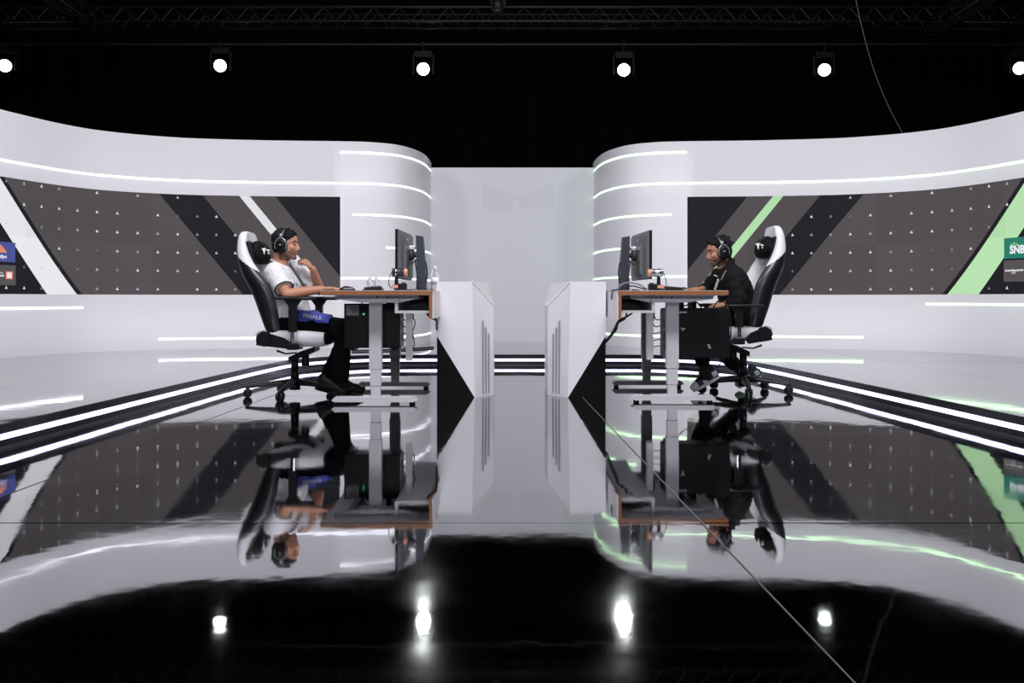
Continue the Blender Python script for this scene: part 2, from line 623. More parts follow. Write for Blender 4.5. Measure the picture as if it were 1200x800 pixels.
# slightly darker angular patch on it: two slanted grey fields that meet in the middle
for poly in (((-0.44, 2.40), (-0.44, 2.02), (-0.02, 2.02), (0.06, 2.22)), ((0.60, 2.40), (0.06, 2.22), (0.14, 2.04), (0.60, 2.06))):
    bm = bmesh.new()
    ring = [bm.verts.new((x, 12.297, z)) for x, z in poly]
    ring2 = [bm.verts.new((x, 12.30, z)) for x, z in poly]
    bm.faces.new(ring)
    for i in range(4):
        bm.faces.new((ring[i], ring[(i + 1) % 4], ring2[(i + 1) % 4], ring2[i]))
    obj('grey_field', bm, M_field, wall_b)


# ------------------------------------------------------------------ LED screens and the graphics on them
def build_screen(sgn, m, label):
    root = thing('led_screen', on_wall(4.7, ZS0, sgn), label, 'screen', 'curved LED screens in the white walls')
    s = S_SCR
    k = 0
    while s < SMAX - 0.05:
        s1 = min(math.floor(s / 0.5 + 1.0001) * 0.5, SMAX)
        for z0, z1 in ((ZS0, 1.41), (1.41, ZS1)):
            bm = bmesh.new()
            uvl = bm.loops.layers.uv.new('UVMap')
            n = 4
            g = 0.0002
            cols = []
            for i in range(n + 1):
                si = s + g + (s1 - s - 2 * g) * i / n
                cols.append((si, [bm.verts.new(on_wall(si, z, sgn, -0.012)) for z in (z0 + g, z1 - g)],
                             [bm.verts.new(on_wall(si, z, sgn, -0.05)) for z in (z0 + g, z1 - g)]))
            info = {}
            for si, a, b in cols:
                for v, z in zip(a + b, (z0, z1, z0, z1)):
                    info[v] = (si, z)
            for (sa, a, ab), (sb, b, bb) in zip(cols, cols[1:]):
                bm.faces.new((a[0], b[0], b[1], a[1]))
                bm.faces.new((ab[0], ab[1], bb[1], bb[0]))
                bm.faces.new((a[1], b[1], bb[1], ab[1]))
                bm.faces.new((a[0], ab[0], bb[0], b[0]))
            for _, a, b in (cols[0], cols[-1]):
                bm.faces.new((a[0], a[1], b[1], b[0]))
            for f in bm.faces:
                for lp in f.loops:
                    lp[uvl].uv = info[lp.vert]
            obj('panel', bm, m, root)
        s = s1
        k += 1
    return root


scr_l = build_screen(-1, M_scrL, 'long curved LED screen with white slanted bands and small triangles behind the white-shirted player')
scr_r = build_screen(1, M_scrR, 'long curved LED screen with pale green slanted bands and triangles behind the black-jacketed player')


def sign_quad(bm, sgn, u0, u1, z0, z1, out, mi=0):
    n = 6
    rings = []
    for i in range(n + 1):
        u = u0 + (u1 - u0) * i / n
        rings.append([on_wall(u, z0, sgn, -0.011), on_wall(u, z0, sgn, out), on_wall(u, z1, sgn, out), on_wall(u, z1, sgn, -0.011)])
    loft(bm, rings, mi)


def sign_poly(bm, sgn, pts, out, mi=0):
    vs = [bm.verts.new(on_wall(u, z, sgn, out)) for u, z in pts]
    f = bm.faces.new(vs)
    f.material_index = mi


def sign_text(bm, sgn, s, size, u, z, out, bold=0.0, mi=0, stretch=1.0):
    d = 1 if sgn > 0 else -1
    place_text(bm, s, size, lambda v: on_wall(u + d * v.x * stretch, z + v.y, sgn, out), bold, 0.0, mi)


# blue name panel with the orange mark, and the grey one under it
bm = bmesh.new()
sign_quad(bm, -1, 6.633, 7.05, 1.128, 1.338, -0.006)
blue = obj('name_panel', bm, SG_blue, scr_l, label='blue lit name panel with an orange peak')
bm = bmesh.new()
sign_text(bm, -1, 'rhodlyn', 0.052, 6.822, 1.183, -0.004, 0.0014)
obj('lettering', bm, SG_white, blue, recalc=False)
bm = bmesh.new()
sign_poly(bm, -1, [(6.735, 1.226), (6.815, 1.310), (6.850, 1.255), (6.835, 1.226)], -0.004, 0)
sign_poly(bm, -1, [(6.838, 1.226), (6.853, 1.255), (6.870, 1.285), (6.905, 1.226)], -0.0045, 1)
obj('emblem', bm, [SG_orange, SG_pale], blue, recalc=False)
bm = bmesh.new()
sign_quad(bm, -1, 6.628, 7.05, 0.884, 1.095, -0.006)
gp = obj('partner_panel', bm, SG_grey, scr_l, label='dark grey lit panel with an orange square')
bm = bmesh.new()
sign_quad(bm, -1, 6.667, 6.752, 0.948, 1.03, -0.0045, 0)
sign_quad(bm, -1, 6.681, 6.738, 0.962, 1.016, -0.0035, 1)
sign_poly(bm, -1, [(6.722, 0.985), (6.714, 0.978), (6.690, 1.004), (6.697, 1.011)], -0.002, 2)
obj('emblem', bm, [SG_orange, SG_white, SG_pale], gp)
bm = bmesh.new()
sign_text(bm, -1, 'powered by', 0.022, 6.84, 1.013, -0.004, 0.0004)
sign_text(bm, -1, 'stream', 0.034, 6.82, 0.985, -0.004, 0.001)
obj('lettering', bm, SG_white, gp, recalc=False)
# teal name panel with a small crown, and the grey one under it
bm = bmesh.new()
sign_quad(bm, 1, 6.484, 6.92, 1.173, 1.396, -0.006)
teal = obj('name_panel', bm, SG_teal, scr_r, label='teal lit name panel with bold white letters')
bm = bmesh.new()
sign_text(bm, 1, 'SNB', 0.116, 6.648, 1.262, -0.004, 0.005, 0, 0.88)
obj('lettering', bm, SG_white, teal, recalc=False)
bm = bmesh.new()
for cu_, cz, w_ in ((6.575, 1.318, 0.03), (6.610, 1.335, 0.03), (6.645, 1.318, 0.03)):
    sign_poly(bm, 1, [(cu_ - w_ / 2, cz - 0.014), (cu_ - w_ / 2 + 0.011, cz - 0.014), (cu_, cz + 0.004), (cu_ + w_ / 2 - 0.011, cz - 0.014), (cu_ + w_ / 2, cz - 0.014), (cu_, cz + 0.02)], -0.004)
obj('emblem', bm, SG_lime, teal, recalc=False)
bm = bmesh.new()
sign_quad(bm, 1, 6.478, 6.92, 0.924, 1.155, -0.006)
gp2 = obj('partner_panel', bm, SG_grey, scr_r, label='dark grey lit panel with one line of small white text')
bm = bmesh.new()
sign_text(bm, 1, 'presenting partner', 0.030, 6.612, 1.046, -0.004, 0.0014)
sign_text(bm, 1, 'official', 0.020, 6.60, 1.018, -0.004, 0.0005)
obj('lettering', bm, SG_white, gp2, recalc=False)

# ------------------------------------------------------------------ floor: sunken stage panels, raised surround, riser with light line
bm = bmesh.new()
bx(-7.0, 7.0, -2.5, 14.5, -0.08, -0.05, bm)
floor = tag(obj('floor', bm, M_sub), kind='structure')
rng = random.Random(3)
XE = [(-4.38, 0.0), (-2.12, 0.034), (0.5647, -0.0163), (2.99, 0.0)]     # lengthwise joints: offset and slant
YE = [-2.06 + 1.22 * i for i in range(11)]
for i in range(len(XE) - 1):
    for j in range(len(YE) - 1):
        y0, y1 = YE[j] + 0.0013, YE[j + 1] - 0.0013
        tx, ty = math.radians(rng.uniform(-0.09, 0.09)), math.radians(rng.uniform(-0.04, 0.04))
        if j == 3:
            tx = math.radians(-0.10)
        (a0, k0), (a1, k1) = XE[i], XE[i + 1]
        xm, ym = (a0 + a1) / 2, (y0 + y1) / 2
        quad = [(a0 + k0 * y0 + 0.002, y0), (a1 + k1 * y0 - 0.002, y0), (a1 + k1 * y1 - 0.002, y1), (a0 + k0 * y1 + 0.002, y1)]
        bm = bmesh.new()
        loft(bm, [[V((x, y, zz + tx * (y - ym) - ty * (x - xm))) for x, y in quad] for zz in (-0.024, 0.0)])
        obj('floor_panel', bm, M_floor, floor)
# bright edge trims beside two lengthwise joints
for (a, k), ya, yb_, cm, w_ in ((XE[2], 0.6, 9.4, (0.16, 0.16, 0.17), 0.0016), (XE[1], 2.0, 7.0, (0.06, 0.06, 0.065), 0.0016)):
    bm = bmesh.new()
    loft(bm, [[V((a + k * y + o, y, z)) for o, z in ((-w_, -0.006), (w_, -0.006), (w_, 0.002), (-w_, 0.002))] for y in (ya, yb_)])
    obj('joint_strip', bm, mat('joint_strip_grey', cm, 0.6), floor)

RIM_R = catmull([(0, 9.49, 0), (0.9, 9.485, 0), (1.55, 9.43, 0), (2.0, 9.16, 0), (2.27, 8.72, 0), (2.36, 8.1, 0), (2.45, 6.9, 0), (2.60, 4.3, 0), (2.85, 0.0, 0), (3.05, -3.0, 0)], 10)
RIM = [V((-p.x + 0.0, p.y, 0)) for p in RIM_R[:0:-1]] + RIM_R


def rim_off(i, o, z):
    a, b = RIM[max(i - 1, 0)], RIM[min(i + 1, len(RIM) - 1)]
    d = (b - a).normalized()
    n = V((-d.y, d.x, 0))               # away from the stage
    p = RIM[i] + n * o
    return V((p.x, p.y, z))


PZ = 0.12
# raised surround cut into panels
bm = bmesh.new()
half = len(RIM) // 2


def outer_pt(p, i):
    f = abs(i - half) / half
    if f < 0.45:
        return V(((i - half) / half / 0.45 * 6.4, 13.6, 0))
    y = 13.6 - (f - 0.45) / 0.55 * 16.6
    return V((math.copysign(6.4, i - half), y, 0))


I_ = [bm.verts.new(rim_off(i, 0.012, PZ)) for i in range(len(RIM))]
O_ = [bm.verts.new(outer_pt(RIM[i], i) + V((0, 0, PZ))) for i in range(len(RIM))]
for i in range(len(RIM) - 1):
    bm.faces.new((I_[i], O_[i], O_[i + 1], I_[i + 1]))
bmesh.ops.recalc_face_normals(bm, faces=bm.faces)
gx = [-6.1 + 2.44 * k for k in range(6)]
gy = [-1.4 + 1.22 * k for k in range(13)]
for x in gx:
    bmesh.ops.bisect_plane(bm, geom=bm.verts[:] + bm.edges[:] + bm.faces[:], plane_co=(x, 0, 0), plane_no=(1, 0, 0))
for y in gy:
    bmesh.ops.bisect_plane(bm, geom=bm.verts[:] + bm.edges[:] + bm.faces[:], plane_co=(0, y, 0), plane_no=(0, 1, 0))
cells = {}
for f in bm.faces:
    c = f.calc_center_median()
    cells.setdefault((math.floor((c.x + 6.1) / 2.44), math.floor((c.y + 1.4) / 1.22)), []).append([v.co.copy() for v in f.verts])
bm.free()
bm = bmesh.new()
rings = []
for i in range(len(RIM)):
    rings.append([rim_off(i, 0.0, -0.02), rim_off(i, 0.0, PZ - 0.002), rim_off(i, 0.03, PZ - 0.002), rim_off(i, 0.03, -0.02)])
loft(bm, rings)
riser = tag(obj('trim_1', bm, M_riser), 'black step edge around the sunken stage floor', kind='structure')
bm = bmesh.new()
rings = []
for i in range(len(RIM)):
    rings.append([rim_off(i, 0.002, 0.047), rim_off(i, -0.006, 0.047), rim_off(i, -0.006, 0.074), rim_off(i, 0.002, 0.074)])
loft(bm, rings)
obj('light_strip', bm, M_ledfloor, riser, label='cool white light line along the step')
bm = bmesh.new()
rings = []
for i in range(len(RIM)):
    rings.append([rim_off(i, 0.0, 0.0), rim_off(i, -0.014, 0.0), rim_off(i, -0.014, 0.012), rim_off(i, 0.0, 0.012)])
loft(bm, rings)
obj('foot_rail', bm, M_gloss, riser)

bm = bmesh.new()
rings = [[rim_off(i, 0.02, PZ - 0.012), outer_pt(RIM[i], i) + V((0, 0, PZ - 0.012))] for i in range(len(RIM))]
loft(bm, rings, cap=False, closed=False)
plat = tag(obj('platform', bm, M_sub), 'raised polished surround between the stage step and the white walls', kind='structure')
for key, polys in cells.items():
    bm = bmesh.new()
    cc = sum((p for q in polys for p in q), V()) / sum(len(q) for q in polys)
    tx, ty = math.radians(rng.uniform(-0.05, 0.05)), math.radians(rng.uniform(-0.03, 0.03))
    bounds = (-6.1 + 2.44 * key[0], -6.1 + 2.44 * (key[0] + 1), -1.4 + 1.22 * key[1], -1.4 + 1.22 * (key[1] + 1))
    for q in polys:
        vs = []
        for p in q:
            x = min(max(p.x, bounds[0] + 0.0015), bounds[1] - 0.0015)
            y = min(max(p.y, bounds[2] + 0.001), bounds[3] - 0.001)
            z = PZ + tx * (p.y - cc.y) * 0.6 + ty * (p.x - cc.x) * 0.6
            vs.append(bm.verts.new((x, y, z)))
        try:
            bm.faces.new(vs)
        except ValueError:
            pass
    bmesh.ops.remove_doubles(bm, verts=bm.verts, dist=0.0002)
    obj('floor_panel', bm, M_floor, plat)

# black drape at the back, black ceiling
bm = bmesh.new()
rows = []
r2 = random.Random(11)
n = 420
ph = [r2.uniform(0, 6.28) for _ in range(6)]
for z in (0.0, 3.2, 7.4):
    rr = []
    for i in range(n + 1):
        x = -11 + 22 * i / n
        y = 16.4 + 0.10 * math.sin(x * 9 + ph[0]) * (0.6 + 0.4 * math.sin(x * 1.7 + ph[1])) + 0.05 * math.sin(x * 23 + ph[2])
        rr.append(V((x, y, z)))
    rows.append(rr)
loft(bm, rows, cap=False, closed=False)
dr = obj('black_drape', bm, M_drape, smooth=True)
tag(dr, 'black folded drape hanging behind the set walls under the truss', 'curtain')
bm = bmesh.new()
bx(-11, 11, -3, 17, 7.4, 7.5, bm)
tag(obj('ceiling', bm, M_sub), kind='structure')


# ------------------------------------------------------------------ truss, lamp bar, lamps
def build_truss(a, b, h, w, step, label, cat_name):
    a, b = V(a), V(b)
    d = (b - a).normalized()
    side = d.cross(V((0, 0, 1))).normalized()
    up = side.cross(d).normalized()
    root = thing(cat_name, a, label, 'truss')
    cor = {}
    for i, (su, sw) in enumerate(((0, 0), (1, 0), (0, 1), (1, 1))):
        o = up * (-h * su) + side * (-w * sw)
        cor[(su, sw)] = o
        bm = bmesh.new()
        cyl(bm, a + o, b + o, 0.024, seg=10)
        obj('chord', bm, M_truss, root, True)
    n = int((b - a).length / step)
    rest = bmesh.new()
    for k in range(n):
        p, q = a + d * (k * step), a + d * ((k + 1) * step)
        e0, e1 = ((0, 0), (1, 0)) if k % 2 else ((1, 0), (0, 0))
        bm = bmesh.new()
        cyl(bm, p + cor[e0], q + cor[e1], 0.009, seg=6)
        obj('brace', bm, M_truss, root)
        f0, f1 = (e0[0], 1), (e1[0], 1)
        cyl(rest, p + cor[f0], q + cor[f1], 0.009, seg=6)
        if k % 2:
            cyl(rest, p + cor[(1, 0)], q + cor[(1, 1)], 0.009, seg=6)
        else:
            cyl(rest, p + cor[(1, 1)], q + cor[(1, 0)], 0.009, seg=6)
    r = obj('rear_bracing', rest, M_truss, root)
    r['kind'] = 'stuff'
    return root


ZT1 = 0.74 + 0.333 * 14
build_truss((-9.6, 14.0, ZT1), (9.6, 14.0, ZT1), 0.225, -0.36, 0.2,
            'long dark lattice truss spanning the whole black space above the set', 'lighting_truss')
for px0, py0, px1, py1, lab in ((1083, 27, 1160, -28, 'short dark truss arm rising from the long truss near the hanging wire'),
                                (112, 25, 36, -30, 'short dark truss arm rising from the long truss over the white-banded screen')):
    build_truss(P(px0, py0, 13.8), P(px1, py1, 11.6), 0.22, 0.22, 0.24, lab, 'truss_arm')
bm = bmesh.new()
cyl(bm, P(-60, 52, 14.2), P(1260, 52, 14.2), 0.022, seg=10)
tag(obj('lamp_bar', bm, M_truss), 'straight dark pipe below the long truss that carries the lit lamps', 'pipe')


def build_lamp(px, py, label, bright, yaw):
    d = 14.2
    c = P(px, py, d)
    root = thing('stage_lamp', c, label, 'lamp', 'lit stage lamps in a row above the set')
    aim = (V((yaw, 3.0, 2.4)) - c).normalized()
    bar = 0.74 + 0.298 * 14.2
    # base box under the pipe and clamp
    bm = bmesh.new()
    box(bm, c + V((0, 0.06, 0.245)), (0.30, 0.22, 0.11), None, 0.015)
    obj('lamp_base', bm, M_fixture, root)
    bm = bmesh.new()
    cyl(bm, c + V((0, 0.0, 0.30)), V((c.x, c.y, bar + 0.03)), 0.02, seg=8)
    box(bm, (c.x, c.y, bar), (0.05, 0.07, 0.07), None, 0.008)
    obj('clamp', bm, M_fixture, root)
    for s in (-1, 1):
        bm = bmesh.new()
        box(bm, c + V((s * 0.165, 0.05, 0.08)), (0.035, 0.10, 0.34), None, 0.012)
        obj('yoke_arm', bm, M_fixture, root)
    head = bmesh.new()
    pts = [c - aim * 0.03, c + aim * 0.02, c - aim * 0.10, c - aim * 0.26, c - aim * 0.30]
    tube(head, [c + aim * 0.015, c - aim * 0.05, c - aim * 0.13, c - aim * 0.27, c - aim * 0.31], [0.125, 0.128, 0.118, 0.10, 0.06], 24)
    ho = obj('lamp_head', head, M_fixture, root, True)
    bm = bmesh.new()
    cyl(bm, c + aim * 0.010, c + aim * 0.026, 0.102, 0.098, 28)
    obj('lens', bm, M_lensbright if bright else M_lens, ho)
    if bright:
        l = bpy.data.lights.new('stage_lamp_beam', 'SPOT')
        l.energy = 260
        l.spot_size = math.radians(34)
        l.spot_blend = 0.6
        l.shadow_soft_size = 0.1
        l.color = (0.95, 1.0, 0.95)
        lo = bpy.data.objects.new('stage_lamp_beam', l)
        COL.objects.link(lo)
        lo.location = c + aim * 0.06
        lo.rotation_euler = (V((c.x * 0.9, 6.4, 0.6)) - c).to_track_quat('-Z', 'Y').to_euler()


build_lamp(6, 77, 'lit stage lamp above the white-banded screen where its big white band begins', False, -4)
build_lamp(258, 77, 'lit stage lamp above the white-shirted player and the narrow white band', False, -2)
build_lamp(496, 81, 'brightest stage lamp above the rounded end of the white-strip wall', True, -0.3)
build_lamp(731, 82, 'bright stage lamp above the rounded end of the green-strip wall', True, 0.3)
build_lamp(966, 82, 'lit stage lamp above the black band, beside the hanging wire', False, 2)
build_lamp(1195, 80, 'lit stage lamp above the big green band and the teal sign', False, 4)

# can light under the middle of the truss, hanging wire
c = P(583, 6, 13.3)
root = thing('can_light', c, 'unlit grey can lamp hanging above the middle of the long truss', 'lamp')
bm = bmesh.new()
cyl(bm, c + V((0, 0, 0.12)), c - V((0, 0, 0.10)), 0.07, 0.085, 18)
ch_ = obj('can', bm, M_truss, root, True)
bm = bmesh.new()
cyl(bm, c - V((0, 0, 0.092)), c - V((0, 0, 0.104)), 0.07, 0.07, 18)
obj('lens', bm, M_silver, ch_)
for s in (-1, 1):
    bm = bmesh.new()
    box(bm, c + V((s * 0.095, 0, 0.12)), (0.012, 0.03, 0.22))
    obj('bracket_arm', bm, M_truss, root)
bm = bmesh.new()
cyl(bm, c + V((0.12, 0, 1.2)), c + V((0.12, 0, -0.02)), 0.016, seg=8)
obj('hanger_pipe', bm, M_truss, root)
bm = bmesh.new()
w_pts = [P(996, -40, 11.2), P(1003, 0, 11.2), P(1012, 40, 11.2), P(1025, 85, 11.2), P(1041, 124, 11.2), P(1057, 155, 11.2), P(1066, 172, 11.2)]
tube(bm, catmull(w_pts, 4), 0.005, 6)
tag(obj('hanging_wire', bm, M_wire, None, True), 'thin pale wire hanging down behind the top of the green-banded wall', 'wire')

# floor tape cable at the foot of the left wall
bm = bmesh.new()
cp = [P(412, 412.5, 10.0), P(440, 411.5, 10.1), P(470, 409.5, 10.3), P(492, 407.6, 10.5), P(508, 405.6, 10.75)]
tube(bm, catmull([V((p.x, p.y, PZ + 0.012)) for p in cp], 5), 0.012, 6)
tag(obj('floor_cable', bm, M_cable, None, True), 'thin black cable lying along the foot of the wall behind the white-shirted player', 'cable')


# ------------------------------------------------------------------ the two white blocks between the desks
def build_block(sgn, label):
    # plan (sgn * x): front edge from 0.63 to 0.345 at y = 6.38, chamfer to 0.215 at y = 6.62, then back
    H = 0.868
    yf = 6.38
    xo, xi, xc, yc, yb = 0.632, 0.348, 0.208, 6.58, 7.05
    root = thing('divider_block', (sgn * 0.45, 6.7, 0), label, 'counter', 'white divider blocks between the desks')

    def q(x, y, z):
        return V((sgn * x, y, z))
    bm = bmesh.new()
    # body: front face cut diagonally for the black kick panel (outer bottom corner)
    zc = 0.74 - (358 - 350) * yc / 1000
    f0, f1, f2, f3 = q(xo, yf, H), q(xi + 0.02, yf, H), q(xi, yf, 0), q(xo, yf, 0.464)
    c1, c2 = q(xc, yc, zc + 0.0), q(xc, yc, 0)
    b0, b1, b2, b3 = q(xo, yb, H), q(xc + 0.05, yb, H), q(xc, yb, 0), q(xo, yb, 0.464)
    vs = {k: bm.verts.new(v) for k, v in dict(f0=f0, f1=f1, f2=f2, f3=f3, c1=c1, c2=c2, b0=b0, b1=b1, b2=b2, b3=b3).items()}
    cb = bm.verts.new(q(xc, yb, zc))
    for names in ('f0 f1 f2 f3', 'f1 c1 c2 f2', 'f0 b0 b1 f1', 'f0 f3 b3 b0', 'f2 c2 b2 b3 f3'):
        bm.faces.new([vs[k] for k in names.split()])
    bm.faces.new((vs['c1'], cb, vs['b2'], vs['c2']))
    bm.faces.new((vs['f1'], vs['b1'], cb, vs['c1']))
    bm.faces.new((vs['b0'], vs['b3'], vs['b2'], cb, vs['b1']))
    obj('shell', bm, M_block, root)
    bm = bmesh.new()
    tri = [(xo, 0.464), (xi + 0.004, 0.0), (xo, 0.0)]
    A = [bm.verts.new(q(x, yf + 0.012, z)) for x, z in tri]
    B = [bm.verts.new(q(x, yb - 0.01, z)) for x, z in tri]
    bm.faces.new(A)
    bm.faces.new(B[::-1])
    for i in range(3):
        bm.faces.new((A[i], A[(i + 1) % 3], B[(i + 1) % 3], B[i]))
    obj('kick_panel', bm, M_blackpanel, root, label='black triangular base panel')
    # three slits on the chamfered face
    for t, ztop in ((0.42, 0.575), (0.57, 0.523), (0.72, 0.473)):
        x = xi + (xc - xi) * t
        y = yf + (yc - yf) * t
        nrm = V((-(yc - yf), (xc - xi) if sgn > 0 else (xc - xi), 0))
        nrm = V((sgn * -(yc - yf), (xc - xi), 0)).normalized()
        bm = bmesh.new()
        ctr = q(x, y, (ztop + 0.02) / 2)
        ang = math.atan2(yc - yf, sgn * (xc - xi))
        box(bm, ctr + nrm * 0.001, (0.011, 0.006, ztop - 0.02), Matrix.Rotation(ang, 3, 'Z'))
        obj('slit', bm, M_slot, root)
    # light edge bead along the sloping top
    bm = bmesh.new()
    cyl(bm, f1 + V((0, 0, 0.001)), c1 + V((0, 0, 0.001)), 0.006, seg=8)
    obj('edge_bead', bm, M_whitetext, root)
    return root


build_block(-1, 'white angular block with a black triangular base beside the desk of the white-shirted player')
build_block(1, 'white angular block with a black triangular base beside the desk of the black-jacketed player')


# ------------------------------------------------------------------ stations
class Station:
    def __init__(s, sgn, ox, oy, who):
        s.sgn, s.ox, s.oy, s.who = sgn, ox, oy, who

    def __call__(s, x, y, z):
        return V((s.sgn * x + s.ox, y + s.oy, z))

    def box(s, bm, x0, x1, y0, y1, z0, z1, bev=0.0, mi=0):
        a, b = s(x0, y0, z0), s(x1, y1, z1)
        bx(min(a.x, b.x), max(a.x, b.x), a.y, b.y, z0, z1, bm, bev, mi)


SL = Station(-1, 0.0, 0.0, 'white-shirted player')
SR = Station(1, 0.04, 0.1, 'black-jacketed player')
TOP = 0.797


def build_desk(S, duct_x, label):
    root = thing('standing_desk', S(1.0, 6.5, 0), label, 'desk', 'height-adjustable standing desks facing each other')
    bm = bmesh.new()
    S.box(bm, 0.61, 1.37, 5.75, 7.3, TOP - 0.030, TOP - 0.003, 0.0, 0)
    o = obj('tabletop', bm, M_wood, root, label='plywood top with an orange-brown edge')
    bm = bmesh.new()
    S.box(bm, 0.613, 1.367, 5.753, 7.297, TOP - 0.003, TOP)
    obj('top_laminate', bm, M_desktop, o)
    bm = bmesh.new()
    S.box(bm, 0.613, 1.36, 5.76, 7.29, TOP - 0.0335, TOP - 0.030)
    obj('underside_laminate', bm, M_desktop, o)
    bm = bmesh.new()
    S.box(bm, 0.613, 0.635, 5.75, 7.3, 0.605, TOP - 0.030)
    o = obj('modesty_panel', bm, M_wood, root, label='upright end panel with an orange plywood edge')
    bm = bmesh.new()
    S.box(bm, 0.606, 0.613, 5.752, 7.298, 0.606, TOP - 0.004)
    obj('panel_laminate', bm, M_block, o)
    # bracket (trapezoid) under each end
    for y0, y1 in ((5.86, 5.90), (7.08, 7.12)):
        bm = bmesh.new()
        pts = [(0.712, TOP - 0.0335), (1.292, TOP - 0.0335), (1.292, TOP - 0.058), (1.11, TOP - 0.082), (0.85, TOP - 0.082), (0.712, TOP - 0.055)]
        loft(bm, [[S(x, y0, z) for x, z in pts], [S(x, y1, z) for x, z in pts]])
        br = obj('top_bracket', bm, M_apron, root)
        if y0 < 6:
            bm = bmesh.new()
            pts = [(0.722, TOP - 0.056), (1.282, TOP - 0.0575), (1.11, TOP - 0.083), (0.85, TOP - 0.083)]
            loft(bm, [[S(x, y0 - 0.006, z) for x, z in pts], [S(x, y0 + 0.002, z) for x, z in pts]])
            obj('bracket_lip', bm, M_deskmetal, br)
            for xs in (0.93, 1.0):
                bm = bmesh.new()
                cyl(bm, S(xs, y0 - 0.008, TOP - 0.048), S(xs, y0 + 0.002, TOP - 0.048), 0.006, seg=10)
                obj('screw', bm, M_blackplastic, br)
    # rails between the brackets
    for x in (0.80, 1.2):
        bm = bmesh.new()
        S.box(bm, x - 0.02, x + 0.02, 5.9, 7.1, TOP - 0.066, TOP - 0.036)
        obj('rail', bm, M_deskdark, root)
    # lifting legs: three telescoping tubes and a foot each
    for y, mm in ((6.0, M_deskmetal), (7.08, M_deskdark)):  # far leg's shade is put into its darker colour
        bm = bmesh.new()
        S.box(bm, 0.987, 1.075, y - 0.03, y + 0.03, 0.245, TOP - 0.08, 0.004)
        leg = obj('leg', bm, mm, root)
        bm = bmesh.new()
        S.box(bm, 0.993, 1.069, y - 0.026, y + 0.026, 0.13, 0.245, 0.004)
        obj('middle_tube', bm, mm, leg)
        bm = bmesh.new()
        S.box(bm, 0.998, 1.064, y - 0.022, y + 0.022, 0.05, 0.13, 0.004)
        obj('inner_tube', bm, mm, leg)
        bm = bmesh.new()
        pr = [(-0.02, 0.030), (0.018, 0.018), (0.018, 0.018), (0.02, 0.03)]
        pts = [(0.738, 0.030), (0.765, 0.018), (1.315, 0.018), (1.337, 0.030), (1.315, 0.052), (0.765, 0.052)]
        loft(bm, [[S(x, y - 0.04, z) for x, z in pts], [S(x, y + 0.04, z) for x, z in pts]])
        ft = obj('foot', bm, mm, root)
        for x in (0.775, 1.30):
            bm = bmesh.new()
            cyl(bm, S(x, y, 0.0), S(x, y, 0.02), 0.022, 0.019, 16)
            obj('foot_pad', bm, M_blackplastic, ft)
    # cable tray
    bm = bmesh.new()
    S.box(bm, 0.640, 0.872, 5.80, 7.2, 0.642, 0.660)
    S.box(bm, 0.852, 0.872, 5.80, 7.2, 0.660, 0.742)
    obj('cable_tray', bm, M_deskmetal, root)
    bm = bmesh.new()
    S.box(bm, 0.652, 0.80, 6.0, 7.15, 0.662, 0.735, 0.006)
    ps = obj('power_strip', bm, M_blackplastic, root)
    # white cable duct
    bm = bmesh.new()
    S.box(bm, duct_x - 0.022, duct_x + 0.022, 6.05, 6.11, 0.300, 0.642, 0.004)
    obj('cable_duct', bm, M_block, root)
    return root


build_desk(SL, 0.805, 'grey-legged standing desk with orange plywood edge used by the white-shirted player')
build_desk(SR, 0.885, 'grey-legged standing desk with orange plywood edge used by the black-jacketed player')


# cables: tray tangles and the bundle into the block
def cable(parent, pts, r=0.006, name='cable', m=None):
    bm = bmesh.new()
    tube(bm, catmull(pts, 6), r, 6)
    return obj(name, bm, m or M_cable, parent, True)


for S, lab in ((SL, 'black cable bundle running from under the desk of the white-shirted player to the white block'),
               (SR, 'black cable bundle running from under the desk of the black-jacketed player to the white block')):
    root = thing('cable_bundle', S(0.6, 6.0, 0.5), lab, 'cable')
    for k in range(4):
        o = 0.014 * (k % 2)
        q = 0.012 * (k // 2)
        if S is SL:
            cable(root, [S(0.66 + o, 5.9 + q, 0.655), S(0.632 + o * 0.5, 5.88 + q, 0.625 - o), S(0.598 + o * 0.3, 5.92 + q, 0.590), S(0.610 + o * 0.4, 6.12 + q, 0.55), S(0.628 + o * 0.3, 6.37, 0.51)], 0.006)
        else:
            cable(root, [S(0.76 - o * 4, 5.95 + q, 0.655), S(0.70 - o, 5.93 + q, 0.615 - o), S(0.645, 5.96 + q, 0.585 - o), S(0.622 + q, 6.02, 0.53 - o), S(0.605 + o, 6.15, 0.47), S(0.585 + o, 6.34, 0.41)], 0.006)


